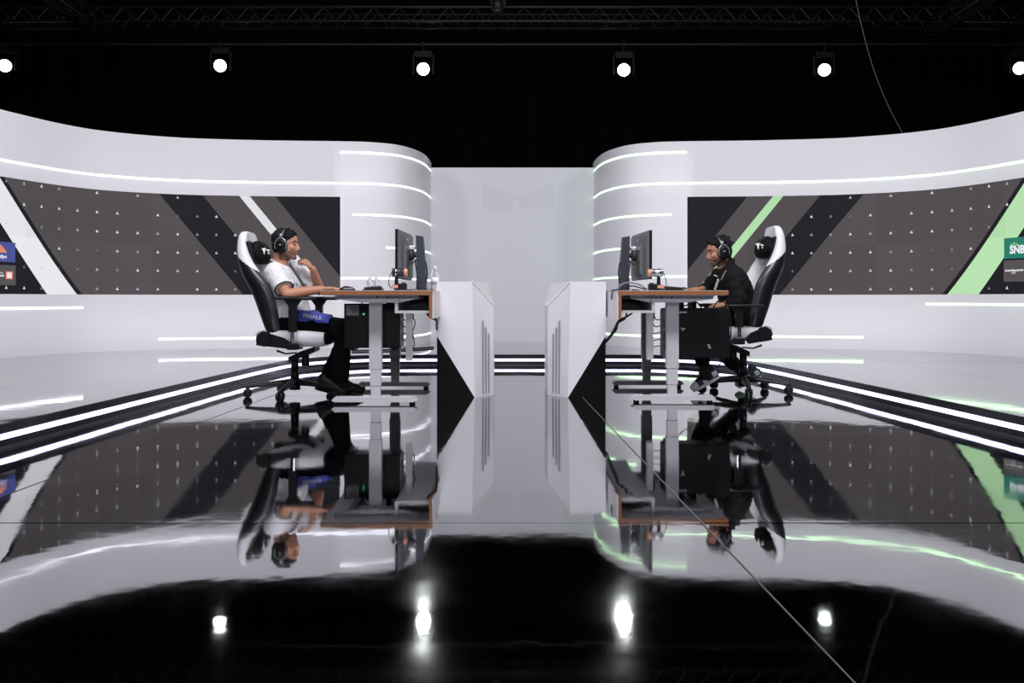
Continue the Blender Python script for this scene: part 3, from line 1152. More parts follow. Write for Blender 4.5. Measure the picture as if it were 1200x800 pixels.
def build_pc(S, x0, x1, y0, y1, z0, z1, label, left):
    root = thing('desktop_computer', S((x0 + x1) / 2, (y0 + y1) / 2, z0), label, 'computer', 'black tower computers hung under the desks')
    bm = bmesh.new()
    S.box(bm, x0 + 0.012, x1, y0, y1, z0, z1, 0.006)
    case = obj('case', bm, M_blackplastic, root)
    bm = bmesh.new()
    S.box(bm, x0 + 0.04, x1 - 0.02, y0 - 0.004, y0 + 0.002, z0 + 0.012, z1 - 0.012, 0.002)
    side = obj('side_panel', bm, M_blackplastic, root)
    # rear face towards the middle of the stage: slot brackets, boards, ports
    bm = bmesh.new()
    S.box(bm, x0 + 0.006, x0 + 0.014, y0 + 0.01, y1 - 0.01, z0 + 0.01, z1 - 0.01)
    rear = obj('rear_plate', bm, M_apron if left else M_blackplastic, root)
    for k in range(3):
        bm = bmesh.new()
        zz = z0 + 0.05 + k * 0.085
        S.box(bm, x0, x0 + 0.008, y0 + 0.03, y0 + 0.06, zz, zz + 0.06)
        obj('port_block', bm, M_pcb if left else M_monitordark, rear)
    # feet and the hanging bracket up to the desk
    for x in (x0 + 0.05, x1 - 0.05):
        bm = bmesh.new()
        S.box(bm, x - 0.025, x + 0.025, y0 + 0.02, y1 - 0.02, z0 - 0.018, z0)
        obj('foot', bm, M_blackplastic, root)
    bm = bmesh.new()
    xm = (x0 + x1) / 2 - 0.06
    S.box(bm, xm - 0.06, xm - 0.03, y0 + 0.03, y1 - 0.03, z1, TOP - 0.034)
    S.box(bm, xm + 0.03, xm + 0.06, y0 + 0.03, y1 - 0.03, z1, TOP - 0.034)
    obj('hanger', bm, M_blackplastic, root)
    return root, case


pcL, caseL = build_pc(SL, 0.868, 1.285, 6.16, 6.36, 0.385, 0.705, 'black tower computer with grey sticker hung under the desk of the white-shirted player', True)
bm = bmesh.new()
SL.box(bm, 1.178, 1.268, 6.153, 6.158, 0.620, 0.694)
st = obj('sticker', bm, M_sticker, pcL, label='grey rectangular sticker')
bm = bmesh.new()
cyl(bm, SL(1.142, 6.151, 0.630), SL(1.142, 6.16, 0.630), 0.007, seg=12)
obj('indicator_light', bm, M_ledpc, pcL)
for k in range(3):
    bm = bmesh.new()
    SL.box(bm, 1.19, 1.25 - 0.012 * k, 6.1505, 6.1535, 0.672 - k * 0.015, 0.677 - k * 0.015)
    obj('printed_line', bm, M_darktext, st)
pcR, caseR = build_pc(SR, 0.99, 1.462, 6.06, 6.28, 0.315, 0.672, 'black tower computer with small pale marks hung under the desk of the black-jacketed player', False)
bm = bmesh.new()
SR.box(bm, 1.088, 1.148, 6.051, 6.058, 0.637, 0.649)
obj('label_plate', bm, M_greytext, pcR)
bm = bmesh.new()
cx = SR(1.118, 6.05, 0.520)
for pts, mi in ((((-0.018, 0.012), (0.0, -0.014), (0.004, -0.002), (-0.006, 0.014)), 0), (((0.0, -0.014), (0.020, 0.010), (0.008, 0.010), (0.003, -0.002)), 1)):
    f = bm.faces.new([bm.verts.new(cx + V((x, 0.003, z))) for x, z in pts])
    f.material_index = mi
obj('emblem', bm, [M_copper, M_whitetext], pcR, recalc=False)
bm = bmesh.new()
cx = SR(1.308, 6.05, 0.396)
for pts in (((-0.012, 0.016), (0.004, 0.018), (0.010, 0.0), (0.002, -0.018), (-0.006, -0.004)), ((0.008, 0.004), (0.018, -0.012), (0.006, -0.016))):
    bm.faces.new([bm.verts.new(cx + V((x, 0.003, z))) for x, z in pts])
obj('emblem', bm, M_greytext, pcR, recalc=False)

# computer cables at the rear and over the top
for S, root, x0, zt, ph_ in ((SL, pcL, 0.868, 0.70, 1.0), (SR, pcR, 0.99, 0.67, 2.0)):
    for k in range(5):
        zz = 0.62 - 0.05 * k
        cable(root, [S(x0, 6.2 + 0.01 * k, zz - 0.03), S(x0 - 0.04 - 0.01 * k, 6.2, zz - 0.03), S(x0 - 0.07 - 0.012 * (k % 3), 6.18, zz + 0.05), S(x0 - 0.05, 6.2, 0.655), S(x0 - 0.10, 6.22, 0.66)], 0.004)
    cable(root, [S(x0 + 0.30, 6.2, zt), S(x0 + 0.27, 6.17, zt + 0.035), S(x0 + 0.23, 6.17, zt + 0.045), S(x0 + 0.18, 6.2, zt + 0.02), S(x0 + 0.1, 6.22, zt + 0.01)], 0.005)
cable(pcR, [SR(1.40, 6.3, 0.67), SR(1.42, 6.25, 0.72), SR(1.46, 6.2, 0.71), SR(1.485, 6.15, 0.62), SR(1.50, 6.2, 0.45), SR(1.47, 6.4, 0.36)], 0.005)
cable(pcR, [SR(1.1, 6.2, 0.31), SR(1.15, 6.2, 0.24), SR(1.3, 6.25, 0.20), SR(1.45, 6.3, 0.25), SR(1.46, 6.3, 0.32)], 0.004)


def build_monitor(S, label):
    root = thing('gaming_monitor', S(0.78, 6.43, TOP), label, 'monitor', 'gaming monitors turned to their players')
    a, b = S(0.915, 6.15, 0), S(0.876, 6.74, 0)
    d = (b - a).normalized()
    nrm = V((-d.y, d.x, 0))
    if nrm.x * S.sgn > 0:
        nrm = -nrm                       # away from the player
    z0, z1 = 0.885, 1.243
    pl = -nrm

    def q(t, o, z):
        p = a.lerp(b, t) + nrm * o
        return V((p.x, p.y, z))
    bm = bmesh.new()
    loft(bm, [[q(0, 0, z0), q(0, 0, z1), q(1, 0, z1), q(1, 0, z0)], [q(0, 0.018, z0), q(0, 0.018, z1), q(1, 0.018, z1), q(1, 0.018, z0)]])
    sc = obj('bezel', bm, M_blackplastic, root)
    bm = bmesh.new()
    loft(bm, [[q(0.01, -0.001, z0 + 0.02), q(0.01, -0.001, z1 - 0.01), q(0.99, -0.001, z1 - 0.01), q(0.99, -0.001, z0 + 0.02)],
              [q(0.01, 0.001, z0 + 0.02), q(0.01, 0.001, z1 - 0.01), q(0.99, 0.001, z1 - 0.01), q(0.99, 0.001, z0 + 0.02)]])
    obj('display', bm, M_screen, sc)
    bm = bmesh.new()
    loft(bm, [[q(0.02, 0.018, z0 + 0.004), q(0.02, 0.018, z1 - 0.004), q(0.99, 0.018, z1 - 0.004), q(0.99, 0.018, z0 + 0.004)],
              [q(0.06, 0.034, z0 + 0.02), q(0.06, 0.034, z1 - 0.02), q(0.95, 0.034, z1 - 0.02), q(0.95, 0.034, z0 + 0.02)]])
    bk = obj('back_cover', bm, M_monitor, root)
    bm = bmesh.new()
    loft(bm, [[q(0.26, 0.034, z0 + 0.03), q(0.26, 0.034, z1 - 0.10), q(0.80, 0.034, z1 - 0.10), q(0.80, 0.034, z0 + 0.03)],
              [q(0.30, 0.052, z0 + 0.05), q(0.30, 0.052, z1 - 0.13), q(0.76, 0.052, z1 - 0.13), q(0.76, 0.052, z0 + 0.05)]])
    obj('back_hump', bm, M_monitor, bk)
    bm = bmesh.new()
    loft(bm, [[q(0.30, 0.050, z0 + 0.02), q(0.30, 0.050, z0 + 0.14), q(0.58, 0.050, z0 + 0.14), q(0.58, 0.050, z0 + 0.02)],
              [q(0.32, 0.056, z0 + 0.03), q(0.32, 0.056, z0 + 0.13), q(0.56, 0.056, z0 + 0.13), q(0.56, 0.056, z0 + 0.03)]])
    obj('port_cover', bm, M_monitordark, bk)
    for t in (0.36, 0.44, 0.52):
        bm = bmesh.new()
        loft(bm, [[q(t, 0.050, z1 - 0.22), q(t, 0.050, z1 - 0.135), q(t + 0.02, 0.050, z1 - 0.135), q(t + 0.02, 0.050, z1 - 0.22)],
                  [q(t, 0.055, z1 - 0.22), q(t, 0.055, z1 - 0.135), q(t + 0.02, 0.055, z1 - 0.135), q(t + 0.02, 0.055, z1 - 0.22)]])
        obj('vent_slot', bm, M_monitordark, bk)
    bm = bmesh.new()
    p0 = q(0.52, 0.0345, z1 - 0.055)
    box(bm, p0, (0.004, 0.05, 0.016), Matrix.Rotation(math.atan2(d.y, d.x) - math.pi / 2, 3, 'Z'))
    obj('emblem', bm, M_silver, bk)
    # arm, column, base
    hub = q(0.55, 0.05, 1.075)
    col = S(0.755, 6.48, 0)
    bm = bmesh.new()
    cyl(bm, hub, hub + nrm * 0.03, 0.048, 0.040, 20)
    hb = obj('mount_hub', bm, M_monitordark, root, True)
    bm = bmesh.new()
    box(bm, hub + nrm * 0.02 + V((0, -0.01, 0.05)), (0.05, 0.05, 0.03), None, 0.006)
    obj('tilt_joint', bm, M_silver, hb)
    bm = bmesh.new()
    cyl(bm, hub + nrm * 0.02, V((col.x, col.y, 1.07)), 0.020, seg=14)
    obj('arm', bm, M_monitordark, root, True)
    bm = bmesh.new()
    tl = 0.012 * S.sgn
    pts_b = [(col.x - 0.034, 6.44), (col.x + 0.034, 6.44), (col.x + 0.034, 6.52), (col.x - 0.034, 6.52)]
    rings = []
    for z, sh, k in ((TOP + 0.012, 0.0, 1.12), (1.0, 0.002, 0.97), (1.19, 0.012, 0.82), (1.212, 0.014, 0.80)):
        rings.append([V((col.x + (x - col.x) * k + sh * S.sgn, y + S.oy, z + (0.008 if (x - col.x) * S.sgn > 0 and z > 1.2 else 0))) for x, y in pts_b])
    loft(bm, rings)
    obj('column', bm, M_navyplastic, root)
    bm = bmesh.new()
    rings = []
    for z, k in ((TOP + 0.001, 1.0), (TOP + 0.008, 1.0), (TOP + 0.016, 0.8)):
        rings.append([S(0.77 + k * 0.12 * math.cos(t), 6.48 + k * 0.16 * math.sin(t), z) for t in [2 * math.pi * i / 28 for i in range(28)]])
    loft(bm, rings)
    obj('base', bm, M_monitordark, root)
    cable(root, [q(0.6, 0.055, 1.0), q(0.62, 0.10, 1.045), S(0.80, 6.46, 1.02), S(0.79, 6.45, 0.95), S(0.775, 6.43, 0.84), S(0.80, 6.40, TOP + 0.01)], 0.005)
    cable(root, [S(0.73, 6.50, 1.03), S(0.715, 6.46, 0.98), S(0.712, 6.46, 0.92), S(0.72, 6.46, 0.86)], 0.006)
    return root


build_monitor(SL, 'grey-backed gaming monitor on a tall dark stand facing the white-shirted player')
build_monitor(SR, 'grey-backed gaming monitor on a tall dark stand facing the black-jacketed player')


def build_player_cam(x_c, d, flip, label):
    """Small barrel camera on a short post above a black box; copper-coloured end."""
    b = P(x_c, 342, d)
    s = 1 if not flip else -1
    base = V((b.x, d, TOP))
    root = thing('player_camera', base, label, 'camera', 'small barrel cameras standing on the desks')
    bm = bmesh.new()
    box(bm, base + V((s * 0.015, 0.0, 0.026)), (0.085, 0.07, 0.046), None, 0.006)
    bb = obj('control_box', bm, M_blackplastic, root)
    bm = bmesh.new()
    box(bm, base + V((s * (-0.022), -0.034, 0.028)), (0.045, 0.008, 0.022), None, 0.002)
    obj('copper_plate', bm, M_copper, bb, label='copper-coloured front plate')
    for k in (0.03, 0.045):
        bm = bmesh.new()
        cyl(bm, base + V((s * k, -0.01, 0.049)), base + V((s * k, -0.01, 0.056)), 0.008, seg=12)
        obj('knob', bm, M_blackplastic, bb)
    bm = bmesh.new()
    cyl(bm, base + V((-s * 0.014, 0, 0.03)), base + V((-s * 0.014, 0, 0.105)), 0.014, 0.012, 14)
    obj('post', bm, M_blackplastic, root)
    zc = 0.126
    bm = bmesh.new()
    tube(bm, [base + V((-s * 0.045, 0, zc)), base + V((-s * 0.040, 0, zc)), base + V((s * 0.038, 0, zc))], [0.022, 0.030, 0.030], 24)
    br = obj('barrel', bm, M_silver if flip else M_monitordark, root, True)
    bm = bmesh.new()
    tube(bm, [base + V((s * 0.038, 0, zc)), base + V((s * 0.058, 0, zc)), base + V((s * 0.063, 0, zc))], [0.0285, 0.0285, 0.024], 24)
    obj('copper_cap', bm, M_copper, br, True, label='copper-coloured end cap')
    bm = bmesh.new()
    cyl(bm, base + V((-s * 0.020, 0, zc)), base + V((-s * 0.012, 0, zc)), 0.0315, seg=24)
    obj('ring', bm, M_chrome, br, True)
    cable(root, [base + V((-s * 0.05, 0.01, zc)), base + V((-s * 0.062, 0.01, 0.10)), base + V((-s * 0.07, 0.01, 0.05)), base + V((-s * 0.055, 0.02, 0.02)), base + V((-s * 0.03, 0.02, 0.02))], 0.003)


build_player_cam(467, 5.95, False, 'dark barrel camera with copper end cap on the desk of the white-shirted player')
build_player_cam(769.5, 6.05, True, 'silver barrel camera with copper end cap on the desk of the black-jacketed player')


def build_keyboard(S, label, yaw):
    c = S(1.10, 6.35, TOP)
    root = thing('keyboard', c, label, 'keyboard', 'black keyboards on the desks')
    rot = Matrix.Rotation(yaw, 3, 'Z')
    W, D = 0.135, 0.40                   # across x (depth of the keyboard) and along y
    bm = bmesh.new()
    pts = [(-W / 2, 0.002), (W / 2, 0.002), (W / 2, 0.022), (W / 2 - 0.01, 0.025), (-W / 2, 0.014)]
    r0, r1 = [], []
    for x, z in pts:
        r0.append(c + rot @ V((S.sgn * -x, -D / 2, z)))
        r1.append(c + rot @ V((S.sgn * -x, D / 2, z)))
    loft(bm, [r0, r1])
    obj('case', bm, M_blackplastic, root)
    for i in range(5):
        for j in range(15):
            bm = bmesh.new()
            x = -W / 2 + 0.018 + i * 0.0245
            y = -D / 2 + 0.022 + j * 0.0252
            z = 0.014 + (i * 0.0245 + 0.018) * 0.085 + 0.007
            box(bm, c + rot @ V((S.sgn * -x, y, z)), (0.020, 0.021, 0.010), rot)
            obj('key', bm, M_monitordark, root)


build_keyboard(SL, 'black keyboard lying between mouse and camera before the white-shirted player', 0.1)
build_keyboard(SR, 'black keyboard under the hand of the black-jacketed player', -0.1)


def build_bottle(loc, h, r, label, lab_band, group=None):
    root = thing('water_bottle', loc, label, 'bottle', group)
    loc = V(loc)
    prof = [(0.0, 0.85), (0.012, 1.0), (h * 0.62, 1.0), (h * 0.80, 0.62), (h * 0.88, 0.42), (h * 0.93, 0.42)]
    bm = bmesh.new()
    tube(bm, [loc + V((0, 0, z)) for z, _ in prof], [r * k for _, k in prof], 20)
    bo = obj('bottle_body', bm, M_clear, root, True)
    bm = bmesh.new()
    cyl(bm, loc + V((0, 0, h * 0.93)), loc + V((0, 0, h)), r * 0.50, seg=16)
    obj('cap', bm, M_bottlelabel, root)
    if lab_band:
        bm = bmesh.new()
        cyl(bm, loc + V((0, 0, h * 0.28)), loc + V((0, 0, h * 0.55)), r * 1.02, seg=24)
        obj('label_band', bm, M_bottlelabel, bo, True)


build_bottle(V((P(433.5, 337, 6.75).x, 6.75, TOP)), 0.12, 0.026, 'clear little bottle standing nearer the mouse of the white-shirted player', False, 'clear bottles behind the keyboard')
build_bottle(V((P(441, 337, 6.85).x, 6.85, TOP)), 0.125, 0.026, 'clear little bottle standing nearer the barrel camera of the white-shirted player', False, 'clear bottles behind the keyboard')
build_bottle(V((-0.665, 6.62, TOP)), 0.20, 0.032, 'clear bottle with white label at the desk end beside the tall monitor stand', True)

# white-shirted player's mouse; the other player's mouse
for S, loc, lab in ((SL, V((P(407, 338, 6.24).x, 6.24, TOP)), 'dark and silver computer mouse under the hand of the white-shirted player'),
                    (SR, V((P(800, 338, 6.84).x, 6.86, TOP)), 'dark computer mouse beside the keyboard of the black-jacketed player')):
    root = thing('computer_mouse', loc, lab, 'mouse')
    bm = bmesh.new()
    rings = []
    for t, w, h in ((-0.058, 0.018, 0.010), (-0.048, 0.028, 0.024), (-0.02, 0.031, 0.037), (0.015, 0.030, 0.034), (0.045, 0.027, 0.021), (0.058, 0.02, 0.012)):
        rr = []
        for k in range(12):
            a = 2 * math.pi * k / 12
            rr.append(loc + V((t * -S.sgn, w * math.cos(a), max(0.002, h * 0.5 + h * 0.5 * math.sin(a)))))
        rings.append(rr)
    loft(bm, rings)
    sh = obj('shell', bm, M_blackplastic, root, True)
    bm = bmesh.new()
    box(bm, loc + V((0.01 * -S.sgn, -0.030, 0.018)), (0.07, 0.004, 0.010), None, 0.0015)
    obj('side_trim', bm, M_silver, sh)
    bm = bmesh.new()
    cyl(bm, loc + V((0.035 * -S.sgn, -0.004, 0.026)), loc + V((0.035 * -S.sgn, 0.004, 0.026)), 0.009, seg=14)
    obj('scroll_wheel', bm, M_silver, sh)

# cable loops on the right desk
root = thing('cable_loop', SR(0.74, 6.1, TOP), 'pale grey cable loops lying on the desk below the monitor of the black-jacketed player', 'cable')
cable(root, [SR(0.65, 6.1, TOP + 0.005), SR(0.68, 6.08, TOP + 0.045), SR(0.73, 6.1, TOP + 0.06), SR(0.80, 6.08, TOP + 0.05), SR(0.87, 6.1, TOP + 0.012)], 0.006, m=M_deskdark)
cable(root, [SR(0.66, 6.12, TOP + 0.005), SR(0.72, 6.1, TOP + 0.03), SR(0.78, 6.12, TOP + 0.035), SR(0.86, 6.1, TOP + 0.008)], 0.005)
cable(root, [SR(0.63, 5.95, TOP + 0.006), SR(0.60, 5.95, TOP - 0.005), SR(0.598, 6.0, TOP - 0.06)], 0.005)


# ------------------------------------------------------------------ gaming chairs
def build_chair(cx, cy, face, dx, dz, arm_z, phase, label):
    def C(x, y, z):
        return V((cx + face * x, cy + y, z))
    root = thing('gaming_chair', (cx, cy, 0), label, 'chair', 'white and black gaming chairs')

    # five-star base on casters
    bm = bmesh.new()
    cyl(bm, C(0, 0, 0.050), C(0, 0, 0.135), 0.042, 0.036, 24)
    hub = obj('hub', bm, M_blackplastic, root, True)
    for k in range(5):
        a = math.radians(phase + 72 * k)
        e = V((math.cos(a), math.sin(a), 0))
        t = V((-e.y, e.x, 0))
        rings = []
        for r, z, w, h in ((0.02, 0.104, 0.030, 0.026), (0.12, 0.102, 0.026, 0.022), (0.25, 0.090, 0.021, 0.016), (0.345, 0.078, 0.017, 0.012), (0.362, 0.076, 0.010, 0.008)):
            c = V((cx, cy, z)) + e * r
            rings.append([c + t * (w * x) + V((0, 0, h * y)) for x, y in ((1, -0.8), (1, 0.4), (0.5, 1), (-0.5, 1), (-1, 0.4), (-1, -0.8))])
        bm = bmesh.new()
        loft(bm, rings)
        obj('base_leg', bm, M_satinblack, root, True)
        c = V((cx, cy, 0.033)) + e * 0.345
        bm = bmesh.new()
        cyl(bm, c + V((0, 0, 0.005)), c + V((0, 0, 0.05)), 0.010, seg=10)
        for s in (-1, 1):
            rr = []
            for o, r in ((0.004, 0.028), (0.008, 0.033), (0.020, 0.033), (0.027, 0.024)):
                rr.append([c + t * (s * o) + (e * math.cos(b) + V((0, 0, 1)) * math.sin(b)) * r for b in [2 * math.pi * i / 20 for i in range(20)]])
            loft(bm, rr)
        obj('caster', bm, M_blackplastic, root, True)
    bm = bmesh.new()
    cyl(bm, C(0, 0, 0.13), C(0, 0, 0.215), 0.032, 0.030, 20)
    cyl(bm, C(0, 0, 0.215), C(0, 0, 0.285 + dz), 0.028, seg=20)
    obj('gas_column', bm, M_blackplastic, root, True)
    # tilting mechanism, knob and lever
    bm = bmesh.new()
    loft(bm, [[C(-0.035, y, z + dz) for y, z in ((-0.06, 0.262), (0.06, 0.262), (0.06, 0.300), (-0.06, 0.300))],
              [C(0.06, y, z + dz) for y, z in ((-0.07, 0.295), (0.07, 0.295), (0.07, 0.345), (-0.07, 0.345))],
              [C(0.17, y, z + dz) for y, z in ((-0.09, 0.345), (0.09, 0.345), (0.09, 0.382), (-0.09, 0.382))]])
    me = obj('mechanism', bm, M_blackplastic, root)
    bm = bmesh.new()
    cyl(bm, C(0.085, -0.02, 0.33 + dz), C(0.085, -0.02, 0.235 + dz), 0.026, 0.030, 18)
    obj('tension_knob', bm, M_blackplastic, me, True)
    bm = bmesh.new()
    tube(bm, [C(0.03, -0.08, 0.335 + dz), C(-0.02, -0.20, 0.335 + dz), C(-0.075, -0.235, 0.36 + dz)], [0.006, 0.006, 0.009], 8)
    obj('lever', bm, M_blackplastic, me, True)
    # seat: white sides and top, black nose
    bm = bmesh.new()
    zt = 0.485 + dz
    st = [(-0.185 + dx, 0.20, 0.055, 0.02), (-0.165 + dx, 0.235, 0.075, 0.03), (0.0, 0.25, 0.105, 0.035), (0.15, 0.25, 0.11, 0.03), (0.215, 0.245, 0.11, 0.02),
          (0.225, 0.245, 0.108, 0.02), (0.27, 0.24, 0.095, 0.01), (0.30, 0.22, 0.06, 0.0)]
    rings = []
    for x, w, h, b in st:
        zc = zt - 0.11
        rings.append([C(x, y, z) for y, z in ((-w * 0.9, zc + 0.11 - h), (w * 0.9, zc + 0.11 - h), (w, zt - 0.05), (w, zt - 0.015 + b * 0.4), (w * 0.85, zt + b),
                                               (w * 0.6, zt), (-w * 0.6, zt), (-w * 0.85, zt + b), (-w, zt - 0.015 + b * 0.4), (-w, zt - 0.05))])
    fs = loft(bm, rings)
    for f in fs:
        lx = (f.calc_center_median().x - cx) * face
        if lx > 0.255:
            f.material_index = 1
    so = obj('seat', bm, [M_whiteleather, M_satinblack], root, True)
    md = so.modifiers.new('round', 'SUBSURF')
    md.levels = md.render_levels = 2
    # side brackets with round hinge covers
    hx, hz = -0.165 + dx, 0.446 + dz
    for s in (-1, 1):
        bm = bmesh.new()
        y0, y1 = s * 0.235, s * 0.262
        pts = [(hx - 0.055, hz - 0.045), (0.03, 0.372 + dz), (0.055, 0.405 + dz), (-0.02 + dx * 0.5, 0.455 + dz), (hx + 0.02, hz + 0.045), (hx - 0.045, hz + 0.03)]
        loft(bm, [[C(x, y0, z) for x, z in pts], [C(x, y1, z) for x, z in pts]])
        br = obj('hinge_bracket', bm, M_blackplastic, root)
        bm = bmesh.new()
        cyl(bm, C(hx, s * 0.230, hz), C(hx, s * 0.278, hz), 0.058, 0.052, 28)
        obj('hinge_cover', bm, M_blackplastic, br)
        bm = bmesh.new()
        arc = [C(hx + 0.060 * math.cos(t), s * 0.268, hz + 0.060 * math.sin(t)) for t in [math.radians(60 + 90 * i / 10) for i in range(11)]]
        tube(bm, arc, 0.004, 6)
        obj('hinge_trim', bm, M_silver, br, True)
    # backrest: winged shell, white face, black flanks
    stn = [(0.43, -0.165, 0.10, 0.19), (0.47, -0.175, 0.12, 0.225), (0.56, -0.205, 0.15, 0.245), (0.68, -0.245, 0.175, 0.26), (0.80, -0.285, 0.185, 0.272),
           (0.88, -0.336, 0.185, 0.272), (0.96, -0.374, 0.155, 0.255), (1.04, -0.398, 0.12, 0.222), (1.11, -0.408, 0.097, 0.195), (1.18, -0.408, 0.088, 0.170), (1.23, -0.400, 0.075, 0.135), (1.25, -0.386, 0.055, 0.09)]
    stn = [(z, xb + (0.085 * max(0.0, z - 0.70) if dx > 0 else 0.0), dep, w) for z, xb, dep, w in stn]
    bm = bmesh.new()
    rings = []
    for z, xb, dep, w in stn:
        fr = min(0.085, dep - 0.02)
        xs = xb + dx
        zz = z + dz + (0.04 if dx > 0 else 0) * max(0, z - 0.43) / 0.8
        rings.append([C(xs + x, y, zz) for x, y in (
            (fr, 0), (fr + 0.004, 0.45 * w), (dep * 0.93, 0.70 * w), (dep, 0.86 * w), (dep * 0.82, 0.99 * w), (dep * 0.45, w), (0.015, 0.86 * w), (0.0, 0.5 * w),
            (0.0, 0), (0.0, -0.5 * w), (0.015, -0.86 * w), (dep * 0.45, -w), (dep * 0.82, -0.99 * w), (dep, -0.86 * w), (dep * 0.93, -0.70 * w), (fr + 0.004, -0.45 * w))])
    loft(bm, rings)
    tmp = obj('backrest', bm, [M_whiteleather, M_satinblack, M_gloss], None, True)
    md = tmp.modifiers.new('round', 'SUBSURF')
    md.levels = md.render_levels = 3
    me_b = bpy.data.meshes.new_from_object(tmp.evaluated_get(bpy.context.evaluated_depsgraph_get()))
    bpy.data.objects.remove(tmp)
    for p in me_b.polygons:
        p.use_smooth = True
        z = p.center.z - dz
        if dx > 0:
            z = 0.43 + (z - 0.43) / 1.05
        k = 0
        while k < len(stn) - 2 and stn[k + 1][0] < z:
            k += 1
        t = min(max((z - stn[k][0]) / (stn[k + 1][0] - stn[k][0]), 0), 1)
        xb, dep, w = [stn[k][q] + (stn[k + 1][q] - stn[k][q]) * t for q in (1, 2, 3)]
        fx = ((p.center.x - cx) * face - dx - xb) / dep
        ay = abs(p.center.y - cy) / w
        nx = p.normal.x * face
        lim = 1.085 - 0.15 * min(max(fx, 0), 1)
        if nx > 0.35 and ay < 0.78:
            p.material_index = 0
        elif z > lim:
            p.material_index = 0
        elif nx > 0.15 and fx > 0.55:
            p.material_index = 2
        else:
            p.material_index = 1
    me_b.transform(Matrix.Translation(-world_loc(root)))
    bo = bpy.data.objects.new('backrest', me_b)
    COL.objects.link(bo)
    bo.parent = root

    # head cushion with its strap and a pale mark
    zt = 0.03 if dx > 0 else 0.0
    pc = C(-0.258 + dx + (0.02 if dx > 0 else 0), 0, 1.090 + dz + zt)
    rt = Matrix.Rotation(face * math.radians(-13), 3, 'Y')
    bm = bmesh.new()
    for yy in (-0.035, 0.035):
        ell(bm, pc + V((0, yy, 0)), (0.060, 0.115, 0.092), rt)
    ell(bm, pc + rt @ V((face * -0.015, 0, 0)), (0.062, 0.160, 0.082), rt)
    pil = blob('head_cushion', bm, 0.007, root, [M_jacket], 8)
    bm = bmesh.new()
    c0 = pc + rt @ V((face * -0.052, 0, 0.008))
    box(bm, c0, (0.075, 0.33, 0.165), rt, 0.022, 0, 3)
    obj('cushion_pad', bm, M_blackplastic, pil, True)
    bm = bmesh.new()
    out = face
    k0 = pc + rt @ V((face * 0.044, -0.085, 0.0))
    dirn = V((face * 0.55, -0.83, 0)).normalized()
    tv = V((-dirn.y, dirn.x, 0)) * (1 if face > 0 else -1)
    ctr = pc + dirn * 0.118 + V((0, 0, 0.005))
    for pts in (((-0.034, 0.022), (0.0, 0.026), (-0.006, 0.004), (-0.013, -0.026), (-0.020, 0.004)), ((0.004, 0.018), (0.030, 0.012), (0.028, 0.0), (0.012, 0.004)), ((0.014, -0.006), (0.030, -0.010), (0.028, -0.020), (0.018, -0.016))):
        A = [bm.verts.new(ctr + tv * (x * (1 if face > 0 else -1) * 1.0) + V((0, 0, z))) for x, z in pts]
        B = [bm.verts.new(ctr - dirn * 0.03 + tv * (x * (1 if face > 0 else -1)) + V((0, 0, z))) for x, z in pts]
        bm.faces.new(A)
        for i in range(len(A)):
            bm.faces.new((A[i], A[(i + 1) % len(A)], B[(i + 1) % len(A)], B[i]))
    obj('emblem', bm, M_whitetext, pil)
    # arms
    for s in (-1, 1):
        bm = bmesh.new()
        rings = []
        for x, w, h in ((-0.06, 0.030, 0.010), (-0.05, 0.042, 0.014), (0.08, 0.048, 0.015), (0.20, 0.045, 0.015), (0.225, 0.030, 0.010)):
            c = (x + (0.05 if s > 0 else 0), s * 0.325)
            rings.append([C(c[0], c[1] + w * math.cos(t), arm_z - 0.016 + h * math.sin(t)) for t in [2 * math.pi * i / 14 for i in range(14)]])
        loft(bm, rings)
        ar = obj('armrest', bm, M_satinblack, root, True)
        bm = bmesh.new()
        px = 0.065 + (0.05 if s > 0 else 0) + (0.06 if dx > 0 else 0)
        loft(bm, [[C(px + x, s * 0.325 + y, z) for x, y in ((-0.028, -0.02), (0.028, -0.02), (0.028, 0.02), (-0.028, 0.02))] for z in (0.50 + dz, arm_z - 0.075)]
             + [[C(px + x, s * 0.325 + y, arm_z - 0.028) for x, y in ((-0.06, -0.025), (0.06, -0.025), (0.06, 0.025), (-0.06, 0.025))]])
        obj('arm_post', bm, M_blackplastic, ar)
        bm = bmesh.new()
        box(bm, C(px, s * 0.325, 0.455 + dz), (0.03, 0.03, 0.10), None, 0.006)
        obj('chrome_post', bm, M_chrome, ar)
        bm = bmesh.new()
        box(bm, C(px, s * 0.325, 0.395 + dz), (0.085, 0.05, 0.045), None, 0.008)
        box(bm, C(px, s * 0.25, 0.378 + dz), (0.07, 0.19, 0.014), None, 0.004)
        obj('arm_foot', bm, M_blackplastic, ar)
    # lumbar badge and small tag on the front
    bm = bmesh.new()
    box(bm, C(-0.222 + dx, -0.02, 0.965 + dz), (0.004, 0.05, 0.03), rt, 0.0)
    obj('badge', bm, M_apron, root)
    return root


build_chair(-1.72, 6.49, 1, 0.0, 0.0, 0.760, 266, 'white and black gaming chair in which the white-shirted player sits')
build_chair(1.766, 6.76, -1, 0.072, 0.025, 0.705, 261, 'white and black gaming chair behind the leaning black-jacketed player')


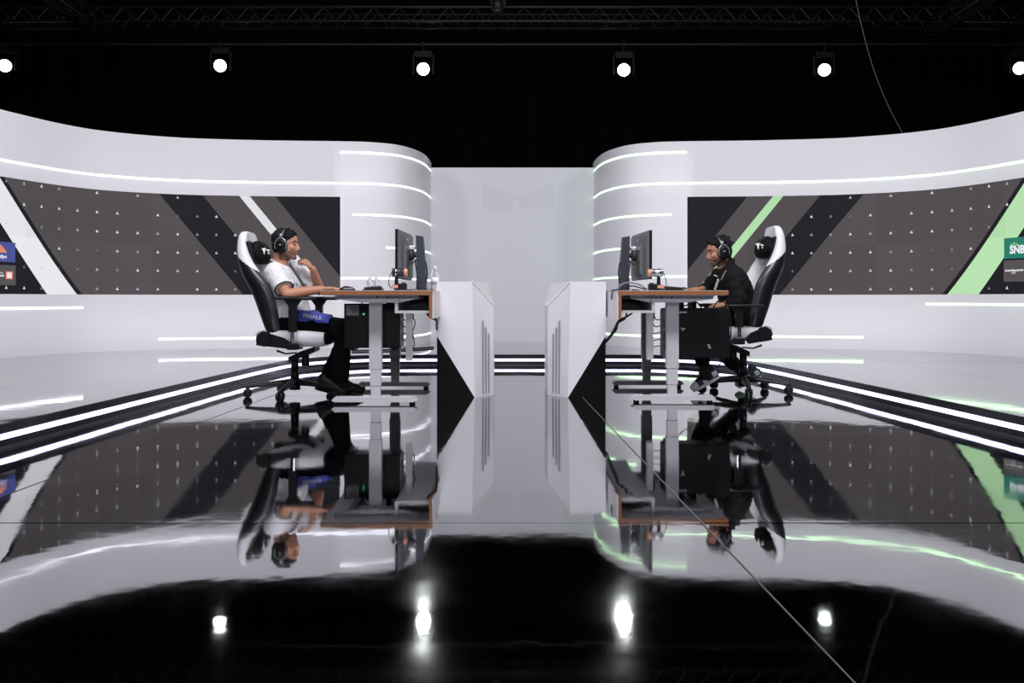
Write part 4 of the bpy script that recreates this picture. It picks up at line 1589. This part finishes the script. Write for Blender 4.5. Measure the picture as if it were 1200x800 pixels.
# ------------------------------------------------------------------ people
def hand(bm, w, d, n, t, curl, spread=0.06, thumb=(0.6, 0.5), k=1.0):
    """Palm and five fingers. w wrist, d pointing along the palm, n out of the palm, t towards the thumb side."""
    d, n, t = V(d).normalized(), V(n).normalized(), V(t).normalized()
    bases = []
    lens = ((0.030, 0.072, 0.0086), (0.010, 0.080, 0.0088), (-0.011, 0.074, 0.0084), (-0.030, 0.058, 0.0076))
    for o, ln, r in lens:
        b = w + d * (0.088 - abs(o - 0.01) * 0.25) * k + t * o * k
        bases.append(b)
        cap(bm, w + d * 0.012 + t * o * 0.55, b, 0.0145 * k, 0.0115 * k)
    cap(bm, w + d * 0.03 + t * 0.012, w + d * 0.06 - t * 0.015, 0.017 * k, 0.016 * k)
    for (o, ln, r), b, c in zip(lens, bases, curl):
        p = b
        ang = 0
        dd = (d + t * o * spread / 0.03).normalized()
        for q, (f, a) in enumerate(((0.45, c[0]), (0.30, c[1]), (0.25, c[1] * 0.7))):
            ang += a
            v = dd * math.cos(ang) + n * math.sin(ang)
            p2 = p + v * ln * f * k
            cap(bm, p, p2, r * (1 - 0.08 * q) * k, r * (0.95 - 0.10 * q) * k)
            p = p2
    tb = w + d * 0.022 * k + t * 0.022 * k + n * 0.006
    v1 = (d * math.cos(thumb[0]) + t * math.sin(thumb[0]) + n * 0.25).normalized()
    p1 = tb + v1 * 0.042 * k
    v2 = (d * math.cos(thumb[1]) + t * math.sin(thumb[1]) + n * 0.45).normalized()
    p2 = p1 + v2 * 0.032 * k
    p3 = p2 + (v2 + n * 0.2).normalized() * 0.026 * k
    cap(bm, w + d * 0.012 + t * 0.010, tb, 0.014 * k, 0.0135 * k)
    cap(bm, tb, p1, 0.0135 * k, 0.0105 * k)
    cap(bm, p1, p2, 0.0105 * k, 0.0095 * k)
    cap(bm, p2, p3, 0.0095 * k, 0.0080 * k)


class Head:
    def __init__(s, c, fwd, tilt, roll=0.0, k=1.0):
        """c between the ears; fwd horizontal look direction; tilt downwards in radians."""
        f = V(fwd).normalized()
        s.s = V((0, 0, 1)).cross(f).normalized()
        s.f = (f * math.cos(tilt) - V((0, 0, 1)) * math.sin(tilt)).normalized()
        s.u = s.f.cross(s.s).normalized()
        s.c, s.k = V(c), k
        s.R = Matrix((s.f, s.s, s.u)).transposed()

    def __call__(s, f, sd, u):
        return s.c + (s.f * f + s.s * sd + s.u * u) * s.k

    def local(s, p):
        d = V(p) - s.c
        return d.dot(s.f) / s.k, d.dot(s.s) / s.k, d.dot(s.u) / s.k

    def solid(s, bm):
        k = s.k
        ell(bm, s(-0.012, 0, 0.028), (0.094 * k, 0.075 * k, 0.083 * k), s.R)
        ell(bm, s(0.026, 0, -0.022), (0.064 * k, 0.058 * k, 0.088 * k), s.R)
        ell(bm, s(0.030, 0, 0.035), (0.056 * k, 0.062 * k, 0.052 * k), s.R)
        for sd in (-1, 1):
            cap(bm, s(-0.008, sd * 0.054, -0.040), s(0.052, sd * 0.020, -0.092), 0.024 * k, 0.018 * k)
            ell(bm, s(0.058, sd * 0.036, -0.026), (0.024 * k, 0.022 * k, 0.022 * k), s.R)
            ell(bm, s(-0.012, sd * 0.076, -0.012), (0.020 * k, 0.011 * k, 0.032 * k), s.R)
            ell(bm, s(0.087, sd * 0.011, -0.038), (0.011 * k, 0.008 * k, 0.008 * k), s.R)
            cap(bm, s(0.081, sd * 0.010, 0.019), s(0.066, sd * 0.044, 0.018), 0.011 * k, 0.010 * k)
        cap(bm, s(0.062, -0.012, -0.097), s(0.062, 0.012, -0.097), 0.020 * k)
        cap(bm, s(0.080, 0, 0.012), s(0.099, 0, -0.028), 0.009 * k, 0.0115 * k)
        ell(bm, s(0.096, 0, -0.034), (0.012 * k, 0.011 * k, 0.009 * k), s.R)
        ell(bm, s(0.082, 0, -0.054), (0.010 * k, 0.020 * k, 0.012 * k), s.R)
        ell(bm, s(0.0805, 0, -0.0615), (0.012 * k, 0.022 * k, 0.0065 * k), s.R)
        ell(bm, s(0.0775, 0, -0.0735), (0.012 * k, 0.019 * k, 0.0070 * k), s.R)
        cap(bm, s(0.02, 0, -0.075), s(0.045, 0, -0.085), 0.030 * k, 0.025 * k)

    def region(s, p):
        f, sd, u = s.local(p)
        if f > 0.072 and abs(sd) < 0.024 and -0.080 < u < -0.0565:
            return 2
        if -0.125 < u and f > -0.03 and u < -0.050 - 0.30 * max(0.0, 0.055 - abs(sd)) * (1 if f > 0.05 else 0) + (0.045 if f < 0.035 and abs(sd) > 0.03 else 0):
            return 1
        if f > 0.070 and abs(sd) < 0.028 and -0.0565 <= u < -0.047:
            return 1
        return 0

    def details(s, parent, body):
        k = s.k
        for sd in (-1, 1):
            bm = bmesh.new()
            ell(bm, s(0.0675, sd * 0.031, -0.001), (0.0125 * k,) * 3)
            e = obj('eye', bm, M_eye, parent, True)
            bm = bmesh.new()
            ell(bm, s(0.0760, sd * 0.0315, -0.002), (0.0052 * k, 0.0074 * k, 0.0080 * k), s.R, sub=2)
            obj('iris', bm, M_iris, e, True)
            bm = bmesh.new()
            cap(bm, s(0.0890, sd * 0.012, 0.0225), s(0.0815, sd * 0.036, 0.0270), 0.0042 * k, 0.0045 * k)
            cap(bm, s(0.0815, sd * 0.036, 0.0270), s(0.067, sd * 0.052, 0.0215), 0.0045 * k, 0.003 * k)
            obj('eyebrow', bm, M_hair, parent, True)
            bm = bmesh.new()
            cap(bm, s(0.0765, sd * 0.020, 0.0080), s(0.0755, sd * 0.041, 0.0075), 0.0045 * k, 0.0045 * k)
            obj('eyelid', bm, M_lipA, parent, True)


def headset(H, label, dark):
    k = H.k
    root = thing('headset', H(-0.01, 0, 0.10), label, 'headset', 'over-ear headsets worn by the players')
    bm = bmesh.new()
    arc = []
    for i in range(19):
        t = math.radians(-12 + 204 * i / 18)
        arc.append(H(-0.008 + 0.008 * math.sin(t), 0.096 * math.cos(t), 0.012 + 0.112 * math.sin(t)))
    rings = []
    for i, p in enumerate(arc):
        t = math.radians(-12 + 204 * i / 18)
        o = (H.s * math.cos(t) + H.u * math.sin(t)) * 0.004 * k
        w = 0.017 * k * (0.45 + 0.55 * max(0, math.sin(t)))
        rings.append([p + H.f * w + o, p - H.f * w + o, p - H.f * w - o, p + H.f * w - o])
    loft(bm, rings)
    hb = obj('headband', bm, M_blackplastic, root)
    bm = bmesh.new()
    rings = []
    for p, i in zip(arc, range(19)):
        t = math.radians(-12 + 204 * i / 18)
        o = (H.s * math.cos(t) + H.u * math.sin(t)) * 0.0055 * k
        rings.append([p + H.f * 0.0045 + o, p - H.f * 0.0045 + o, p - H.f * 0.0045 + o * 0.5, p + H.f * 0.0045 + o * 0.5])
    loft(bm, rings)
    obj('headband_rail', bm, M_silver, hb)
    for sd in (-1, 1):
        bm = bmesh.new()
        rr = []
        for o, sc in ((0.070, 0.80), (0.074, 1.0), (0.090, 1.0), (0.102, 0.86), (0.106, 0.6)):
            rr.append([H(-0.010 + 0.044 * sc * math.cos(t), sd * o, -0.016 + 0.060 * sc * math.sin(t)) for t in [2 * math.pi * i / 28 for i in range(28)]])
        loft(bm, rr)
        cp = obj('ear_cup', bm, M_blackplastic, root, True)
        bm = bmesh.new()
        ring = [H(-0.010 + 0.0440 * math.cos(t), sd * 0.098, -0.014 + 0.0600 * math.sin(t)) for t in [math.radians(-25 + 230 * i / 26) for i in range(27)]]
        tube(bm, ring, 0.0042 * k, 8)
        obj('silver_yoke', bm, M_silver, cp, True)
        bm = bmesh.new()
        tube(bm, [H(-0.010, sd * 0.101, 0.044), H(-0.010, sd * 0.1005, 0.066), H(-0.009, sd * 0.098, 0.078)], [0.010 * k, 0.009 * k, 0.006 * k], 10)
        obj('slider', bm, M_silver, cp, True)
        bm = bmesh.new()
        f = [bm.verts.new(H(-0.010 + x, sd * 0.1068, -0.012 + z)) for x, z in ((-0.012, 0.004), (0.0, 0.010), (0.012, 0.006), (0.002, 0.0))]
        bm.faces.new(f)
        obj('emblem', bm, M_greytext, cp)
    return root


def wrinkle(amp, sc):
    def f(p):
        return amp * (mnoise.noise(V((p.x * sc, p.y * sc, p.z * sc * 1.4))) + 0.5 * mnoise.noise(V((p.x * sc * 2.3, p.y * sc * 2.3, p.z * sc * 2.3))))
    return f


def ring(c, ax, side, up_t, rf, rs, n=20):
    """Closed loop around c; ax = front direction, side = across."""
    return [c + ax * (rf * math.copysign(abs(math.cos(t)) ** 0.85, math.cos(t))) + side * (rs * math.copysign(abs(math.sin(t)) ** 0.85, math.sin(t))) for t in [2 * math.pi * i / n for i in range(n)]]


def torso_loft(bm, spec, front):
    """spec: (centre, front radius, side radius)."""
    side = V((0, 1, 0))
    rings = []
    for i, (c, rf, rs) in enumerate(spec):
        a = spec[max(i - 1, 0)][0]
        b = spec[min(i + 1, len(spec) - 1)][0]
        t = (b - a).normalized()
        ax = side.cross(t).normalized()
        if ax.dot(front) < 0:
            ax = -ax
        rings.append(ring(c, ax, side, t, rf, rs))
    loft(bm, rings)


def shoe(parent, heel, toe, up, mats, sneaker=False, label=None):
    """heel and toe at sole level."""
    heel, toe = V(heel), V(toe)
    d = (toe - heel).normalized()
    L_ = (toe - heel).length
    up = (V(up) - d * V(up).dot(d)).normalized()
    s = d.cross(up)

    def q(x, y, z):
        return heel + d * (x * L_) + s * y + up * z
    R = Matrix((d, s, up)).transposed()
    bm = bmesh.new()
    ell(bm, q(0.80, 0, 0.036), (0.062, 0.043, 0.034), R)
    ell(bm, q(0.55, 0, 0.046), (0.085, 0.041, 0.042), R)
    ell(bm, q(0.22, 0, 0.052), (0.070, 0.036, 0.050), R)
    cap(bm, q(0.14, 0, 0.045), q(0.18, 0, 0.105), 0.033, 0.036)
    cap(bm, q(0.20, 0, 0.090), q(0.62, 0, 0.050), 0.034, 0.034)

    def fm(p, n):
        l = p - heel
        x = l.dot(d) / L_
        z = l.dot(up)
        if sneaker and (x > 0.80 or (0.02 < x < 0.22 and 0.035 < z < 0.075) or (0.42 < x < 0.60 and z < 0.075)):
            return 1
        return 0
    u = blob('shoe', bm, 0.006, parent, mats, 4, fm, label=label)
    bm = bmesh.new()
    out = []
    for i in range(24):
        t = 2 * math.pi * i / 24
        x = 0.5 + 0.52 * math.cos(t)
        w = 0.043 if x > 0.45 else 0.036
        out.append((x, w * math.sin(t)))
    loft(bm, [[q(x, y, 0.0) for x, y in out], [q(x, y * 1.04, 0.008) for x, y in out], [q(x, y * 1.02, 0.024) for x, y in out]])
    obj('sole', bm, M_sneakw if sneaker else M_blackplastic, u, True)
    bm = bmesh.new()
    for i in range(5):
        x = 0.36 + 0.085 * i
        z = 0.118 - 0.012 * i
        tube(bm, [q(x, -0.022, z - 0.012), q(x + 0.02, 0, z), q(x + 0.04, 0.022, z - 0.012)], 0.0035, 6)
    if sneaker:
        tube(bm, [q(0.36, 0, 0.112), q(0.46, -0.03, 0.145), q(0.56, -0.045, 0.12)], 0.0035, 6)
        tube(bm, [q(0.44, 0, 0.104), q(0.56, -0.03, 0.130), q(0.64, -0.045, 0.10)], 0.0035, 6)
    obj('laces', bm, M_sneakw if sneaker else M_blackplastic, u, True)
    return u


# ---- white-shirted player, facing +x
F = V((1, 0, 0))
MID = 6.49
pelvis = P(333, 377, 6.50)
HA = Head(P(335.5, 286.5, MID), V((1, -0.10, 0)), math.radians(2), k=0.99)
A_sh_n, A_el_n, A_wr_n = P(322, 319, 6.33), P(336.5, 345.0, 6.19), P(378, 338.6, 6.27)
A_sh_f, A_el_f, A_wr_f = P(343, 316, 6.67), P(374.5, 340, 6.74), P(366.5, 315, 6.58)
A_hip_n, A_kn_n, A_an_n = P(337, 378, 6.39), P(402, 384.5, 6.42), P(400, 446, 6.52)
A_hip_f, A_kn_f, A_an_f = P(337, 378, 6.60), P(412.5, 384, 6.64), P(384, 440, 6.56)
personA = thing('person', (pelvis.x, pelvis.y, 0.0), 'seated person in white shirt and black trousers, hand at chin, other hand on mouse', 'person')

bm = bmesh.new()
HA.solid(bm)
nb = P(327.5, 311, 6.49)
cap(bm, HA(-0.028, 0, -0.055), nb, 0.056, 0.060)
cap(bm, nb, P(326, 325, 6.49), 0.060, 0.08)
torso_loft(bm, [(P(327, 316, 6.49), 0.06, 0.08), (P(329, 326, 6.49), 0.085, 0.15), (P(333, 345, 6.49), 0.095, 0.15), (P(337, 366, 6.49), 0.10, 0.14), (P(335, 382, 6.49), 0.08, 0.14)], F)
chain(bm, [A_sh_n, A_el_n], [0.050, 0.041])
chain(bm, [A_el_n, A_el_n.lerp(A_wr_n, 0.35), A_wr_n], [0.041, 0.041, 0.026])
chain(bm, [A_sh_f, A_el_f], [0.050, 0.041])
chain(bm, [A_el_f, A_el_f.lerp(A_wr_f, 0.35), A_wr_f], [0.041, 0.039, 0.026])
for h, kn, an in ((A_hip_n, A_kn_n, A_an_n), (A_hip_f, A_kn_f, A_an_f)):
    chain(bm, [h, kn], [0.075, 0.048])
    chain(bm, [kn, kn.lerp(an, 0.35), an], [0.046, 0.048, 0.032])
hand(bm, A_wr_n, (1, 0.03, 0.05), (0.1, 0.0, -1), (0, 1, 0), ((0.10, 0.32), (0.12, 0.32), (0.20, 0.40), (0.30, 0.45)), thumb=(0.55, 0.25))
hand(bm, A_wr_f, (-0.62, -0.10, 0.80), (-0.75, -0.1, -0.55), (0.1, -1.0, -0.05), ((0.75, 0.85), (0.95, 1.0), (1.1, 1.1), (1.2, 1.1)), thumb=(0.30, 0.05))


def regA(p, n):
    return HA.region(p) if (p - HA.c).length < 0.17 else 0


bodyA = blob('body', bm, 0.0042, personA, [M_skinA, M_stubA, M_lipA], 5, regA)
HA.details(personA, bodyA)


def hair(H, parent, curly, seed):
    r = random.Random(seed)
    bm = bmesh.new()
    k = H.k
    ell(bm, H(-0.022, 0, 0.040), (0.096 * k, 0.081 * k, 0.083 * k), H.R)
    ell(bm, H(-0.060, 0, -0.006), (0.050 * k, 0.072 * k, 0.066 * k), H.R)
    ell(bm, H(-0.052, 0, -0.048 if curly else -0.036), (0.042 * k, 0.062 * k, 0.055 * k), H.R)
    ell(bm, H(0.012, 0, 0.082), (0.066 * k, 0.060 * k, 0.036 * k), H.R)
    for sd in (-1, 1):
        cap(bm, H(0.012, sd * 0.066, 0.03), H(0.010, sd * 0.069, -0.030), 0.014 * k, 0.009 * k)
    nt_ = 110 if curly else 80
    for i in range(nt_):
        t = r.uniform(0, 2 * math.pi)
        v = r.uniform(0.05, 1.0)
        d = V((math.cos(t) * math.sqrt(1 - v * v), math.sin(t) * math.sqrt(1 - v * v), v))
        b = V((-0.020 + d.x * 0.090, d.y * 0.076, 0.042 + d.z * 0.078))
        if b.x > 0.055 and b.z < 0.075:
            continue
        fwd = V((0.6, 0, 0.25)) if b.x > 0 else V((-0.3, 0, -0.3))
        e = b + d * (0.006 if not curly else r.uniform(0.006, 0.018)) + fwd * (0.020 if not curly else 0.014) + V((r.uniform(-1, 1), r.uniform(-1, 1), r.uniform(-1, 1))) * (0.005 if not curly else 0.012)
        cap(bm, H(*b), H(*e), 0.012 * k, 0.005 * k)
    return blob('hair', bm, 0.0042, parent, [M_hair], 2)


hair(HA, personA, False, 5)
headset(HA, 'black over-ear headset with silver yokes on the head of the white-shirted player', True)

# shirt
bm = bmesh.new()
torso_loft(bm, [(P(327.5, 312.5, 6.49), 0.066, 0.075), (P(327.5, 316, 6.49), 0.088, 0.125), (P(329, 324, 6.49), 0.112, 0.192), (P(332, 336, 6.49), 0.126, 0.198), (P(337, 352, 6.49), 0.142, 0.19), (P(340, 366, 6.49), 0.150, 0.185), (P(338, 381, 6.49), 0.13, 0.18)], F)
for sh, el in ((A_sh_n, A_el_n), (A_sh_f, A_el_f)):
    ell(bm, sh, (0.075, 0.075, 0.075))
    cap(bm, sh, sh.lerp(el, 0.74), 0.078, 0.068, (1, 0))
shirt = blob('shirt', bm, 0.0065, personA, [M_shirt], 6, None, wrinkle(0.0055, 16))
# dark trims: collar band, sleeve hem, shoulder stripe
bm = bmesh.new()
nc = P(328.5, 309.5, 6.49)
tube(bm, [nc + V((0.068 * math.cos(t), 0.070 * math.sin(t), -0.030 * math.cos(t) + 0.004)) for t in [2 * math.pi * i / 24 for i in range(25)]], 0.0075, 8)
obj('collar', bm, M_shirt, shirt, True)
bm = bmesh.new()
hm = A_sh_n.lerp(A_el_n, 0.74)
dd = (A_el_n - A_sh_n).normalized()
u_, w_ = frame(dd)
tube(bm, [hm + (u_ * math.cos(t) + w_ * math.sin(t)) * 0.067 for t in [2 * math.pi * i / 24 for i in range(25)]], 0.006, 8)
obj('sleeve_hem', bm, M_darktext, shirt, True, label='dark sleeve hem')
bm = bmesh.new()
sp = [P(315.5, 316.5, 6.262), P(321, 318.5, 6.245), P(327, 320, 6.250), P(333, 323.5, 6.275)]
tube(bm, catmull(sp, 5), [0.004 + 0.004 * min(1, i / 10) for i in range(16)], 6)
obj('shoulder_stripe', bm, M_lanyard, shirt, True, label='grey stripe over the near shoulder')
# lanyard band
bm = bmesh.new()


def band(bm, pts, w, wd, th=0.003):
    pts = catmull(pts, 5)
    rings = []
    for i, p in enumerate(pts):
        t = (pts[min(i + 1, len(pts) - 1)] - pts[max(i - 1, 0)]).normalized()
        sv = V(wd)
        sv = (sv - t * sv.dot(t)).normalized()
        nn = t.cross(sv)
        rings.append([p + sv * w + nn * th, p - sv * w + nn * th, p - sv * w - nn * th, p + sv * w - nn * th])
    loft(bm, rings)


band(bm, [P(339, 309, 6.42), P(342.5, 314, 6.385), P(348, 322, 6.36), P(355, 333, 6.34), P(362, 342.5, 6.34)], 0.016, (0.6, -0.8, 0.25))
obj('lanyard', bm, M_lanyard, shirt, True, label='grey lanyard band')
bm = bmesh.new()
place_text(bm, 'ENLI', 0.055, lambda v: P(351, 335, 6.365) + V((v.x * 0.78, v.x * 0.62 * 0.5 - 0.012, v.y)), 0.0006)
obj('chest_print', bm, M_darktext, shirt, recalc=False)
# trousers
bm = bmesh.new()
torso_loft(bm, [(P(338, 370, 6.49), 0.115, 0.17), (P(334, 379, 6.49), 0.125, 0.185), (P(333, 387, 6.49), 0.10, 0.17)], F)
for h, kn, an, e in ((A_hip_n, A_kn_n, A_an_n, 1), (A_hip_f, A_kn_f, A_an_f, 0)):
    chain(bm, [h, h.lerp(kn, 0.6), kn], [0.094, 0.080, 0.066])
    chain(bm, [kn, kn.lerp(an, 0.45), an], [0.066, 0.064, 0.058], (1, 0))
trs = blob('trousers', bm, 0.0065, personA, [M_trouser], 5, None, wrinkle(0.005, 14))
# blue cloth with pale lettering over the lap
bm = bmesh.new()
rings = []
for i in range(11):
    t = i / 10
    x = 348 + 37 * t
    c0 = P(x, 366.5 + 6.5 * t + (-2.2 if 3 < i < 6 else 0), 6.285)
    rings.append([c0 + V((0, 0.0, 0.012)), c0 + V((0.004, -0.014, -0.02)), c0 + V((0.006, -0.017, -0.055 + 0.022 * t)), c0 + V((0.006, -0.010, -0.060 + 0.022 * t)), c0 + V((0.004, -0.005, -0.02)), c0 + V((0, 0.16, 0.016)), c0 + V((0, 0.16, 0.024)), c0 + V((0, 0.02, 0.022))])
loft(bm, rings)
bl = obj('lap_cloth', bm, M_blue, personA, True, label='blue cloth with pale lettering across the lap')
bm = bmesh.new()
place_text(bm, 'FINALS', 0.040, lambda v: P(366, 371, 6.268) + V((v.x * 1.1, -0.006, v.y - v.x * 0.17)), 0.0012)
obj('lettering', bm, M_greytext, bl, recalc=False)
# shoes
def on_floor(px, py, d):
    p = P(px, py, d)
    return V((p.x, p.y, 0.004))


shoe(personA, on_floor(396, 460, 6.60), on_floor(425, 460, 6.58), (0, 0, 1), [M_shoe, M_shoe])
sh_heel = P(369.5, 451, 6.50)
shoe(personA, V((sh_heel.x, 6.50, 0.050)), on_floor(404.5, 463.5, 6.44), (0.25, 0, 1), [M_shoe, M_shoe])

for kn, an in ((A_kn_n, A_an_n), (A_kn_f, A_an_f)):
    bm = bmesh.new()
    tube(bm, [kn.lerp(an, 0.85), an, an + V((0.004, 0, -0.045))], [0.044, 0.044, 0.048], 18)
    obj('sock', bm, M_sock, personA, True)

# ---- black-jacketed player, facing -x
F = V((-1, 0, 0))
MD = 6.75
pel = P(873, 382, MD)
HB = Head(P(842, 294.5, MD), V((-1, -0.10, 0)), math.radians(12), k=0.97)
B_sh_n, B_el_n, B_wr_n = P(860, 325, 6.56), P(866, 353, 6.48), P(850, 356.5, 6.52)
B_sh_f, B_el_f, B_wr_f = P(848, 323, 6.93), P(833, 339.5, 7.02), P(822, 338.8, 6.84)
B_hip_n, B_kn_n, B_an_n = P(868, 384, 6.66), P(812, 384, 6.58), P(828, 437, 6.66)
B_hip_f, B_kn_f, B_an_f = P(868, 384, 6.86), P(815, 384, 6.90), P(875, 440, 6.98)
personB = thing('person', (pel.x, pel.y, 0.0), 'seated person in black jacket leaning towards the monitor, hand on the desk', 'person')
bm = bmesh.new()
HB.solid(bm)
nb = P(850, 315, MD)
cap(bm, HB(-0.030, 0, -0.055), nb, 0.056, 0.062)
torso_loft(bm, [(P(851, 318, MD), 0.06, 0.08), (P(856, 328, MD), 0.085, 0.15), (P(862, 346, MD), 0.095, 0.15), (P(867, 368, MD), 0.10, 0.14), (P(871, 386, MD), 0.08, 0.14)], F)
for a, b, c in ((B_sh_n, B_el_n, B_wr_n), (B_sh_f, B_el_f, B_wr_f)):
    chain(bm, [a, b], [0.050, 0.041])
    chain(bm, [b, b.lerp(c, 0.35), c], [0.041, 0.040, 0.026])
for h, kn, an in ((B_hip_n, B_kn_n, B_an_n), (B_hip_f, B_kn_f, B_an_f)):
    chain(bm, [h, kn], [0.075, 0.048])
    chain(bm, [kn, kn.lerp(an, 0.35), an], [0.046, 0.048, 0.034])
    cap(bm, an, an + V((-0.03, 0, -0.03)), 0.034, 0.03)
hand(bm, B_wr_f, (-1, -0.08, 0.0), (-0.1, 0, -1), (0, -1, 0), ((0.10, 0.25), (0.10, 0.25), (0.15, 0.3), (0.2, 0.35)), thumb=(0.55, 0.3))
hand(bm, B_wr_n, (-0.85, 0.10, -0.12), (-0.1, 0.3, -1), (0.1, 1, 0.3), ((0.4, 0.5), (0.5, 0.5), (0.55, 0.6), (0.6, 0.6)), thumb=(0.5, 0.3))


def regB(p, n):
    if (p - HB.c).length < 0.17:
        return HB.region(p)
    return 0


bodyB = blob('body', bm, 0.0042, personB, [M_skinB, M_stubB, M_lipA], 5, regB)
HB.details(personB, bodyB)
hair(HB, personB, True, 9)
# close beard along the chin
headset(HB, 'black over-ear headset with bright silver yokes on the head of the black-jacketed player', True)
# jacket
bm = bmesh.new()
torso_loft(bm, [(P(848.5, 312.5, MD), 0.064, 0.072), (P(851.5, 317, MD), 0.088, 0.115), (P(855, 324, MD), 0.112, 0.188), (P(860, 336, MD), 0.128, 0.198), (P(864, 354, MD), 0.135, 0.195), (P(867, 372, MD), 0.138, 0.19), (P(870, 388, MD), 0.125, 0.185)], F)
for a, b, c in ((B_sh_n, B_el_n, B_wr_n), (B_sh_f, B_el_f, B_wr_f)):
    ell(bm, a, (0.076,) * 3)
    chain(bm, [a, b], [0.078, 0.064])
    chain(bm, [b, b.lerp(c, 0.5), b.lerp(c, 0.9)], [0.064, 0.056, 0.042], (1, 0))
chain(bm, [P(847, 322, 6.84), P(838, 331, 6.90), P(829.5, 337.5, 6.96)], [0.085, 0.078, 0.055])
chain(bm, [P(852.5, 313, MD), P(851.5, 307, MD)], [0.064, 0.056])
jk = blob('jacket', bm, 0.0065, personB, [M_jacket], 4, None, wrinkle(0.008, 15))
bm = bmesh.new()
nc = P(849.5, 313.0, MD)
rings = []
for i in range(25):
    t = 2 * math.pi * i / 24
    c0 = nc + V((-0.070 * math.cos(t), 0.072 * math.sin(t), -0.050 * math.cos(t) + 0.004))
    o = V((-math.cos(t), math.sin(t), 0)) * 0.006
    rings.append([c0 + o - V((0, 0, 0.022)), c0 + o * 1.4 + V((0, 0, 0.020)), c0 - o * 0.2 + V((0, 0, 0.016)), c0 - o - V((0, 0, 0.022))])
loft(bm, rings)
obj('collar', bm, M_jacket, jk, True)
bm = bmesh.new()
tube(bm, catmull([P(869.5, 317, 6.66), P(866, 321, 6.60), P(869, 329, 6.585), P(873.5, 338, 6.60), P(876, 347, 6.63)], 5), 0.0035, 6)
tube(bm, catmull([P(851, 317.5, 6.60), P(848, 322, 6.585), P(845, 328, 6.60)], 5), 0.0035, 6)
obj('piping', bm, M_jacketline, jk, True, label='thin pale piping')
bm = bmesh.new()
box(bm, P(838.5, 323, 6.615), (0.030, 0.005, 0.010), Matrix.Rotation(math.radians(20), 3, 'Y'), 0.002)
for k in range(5):
    box(bm, P(841.5 - 0.9 * k, 328 + 2.6 * k, 6.59), (0.020, 0.005, 0.013), Matrix.Rotation(math.radians(60), 3, 'Y'), 0.001)
obj('chest_print', bm, M_greytext, jk)
# trousers and socks
bm = bmesh.new()
torso_loft(bm, [(P(871, 376, MD), 0.115, 0.17), (P(873, 386, MD), 0.125, 0.185), (P(873, 393, MD), 0.10, 0.17)], F)
for h, kn, an in ((B_hip_n, B_kn_n, B_an_n), (B_hip_f, B_kn_f, B_an_f)):
    chain(bm, [h, h.lerp(kn, 0.6), kn], [0.092, 0.080, 0.068])
    chain(bm, [kn, kn.lerp(an, 0.45), kn.lerp(an, 0.78)], [0.068, 0.064, 0.058], (1, 0))
blob('trousers', bm, 0.0065, personB, [M_trouser], 5, None, wrinkle(0.005, 14))
for kn, an in ((B_kn_n, B_an_n), (B_kn_f, B_an_f)):
    bm = bmesh.new()
    tube(bm, [kn.lerp(an, 0.7), kn.lerp(an, 0.9), an + V((-0.012, 0, -0.045))], [0.046, 0.046, 0.052], 18)
    obj('sock', bm, M_sock, personB, True)
heel, toe = P(843.5, 441.5, 6.70), P(812.5, 459.6, 6.70)
shoe(personB, V((heel.x, 6.70, 0.120)), V((toe.x, 6.68, 0.010)), (-0.55, 0, 0.85), [M_sneak, M_sneakw], True, 'navy and white sneaker with its heel lifted')
heel, toe = P(889, 449, 6.98), P(869, 456, 6.96)
shoe(personB, V((heel.x + 0.02, 6.98, 0.095)), V((toe.x - 0.02, 6.96, 0.010)), (-0.5, 0, 0.85), [M_sneak, M_sneakg], True, 'sneaker tucked back under the chair')
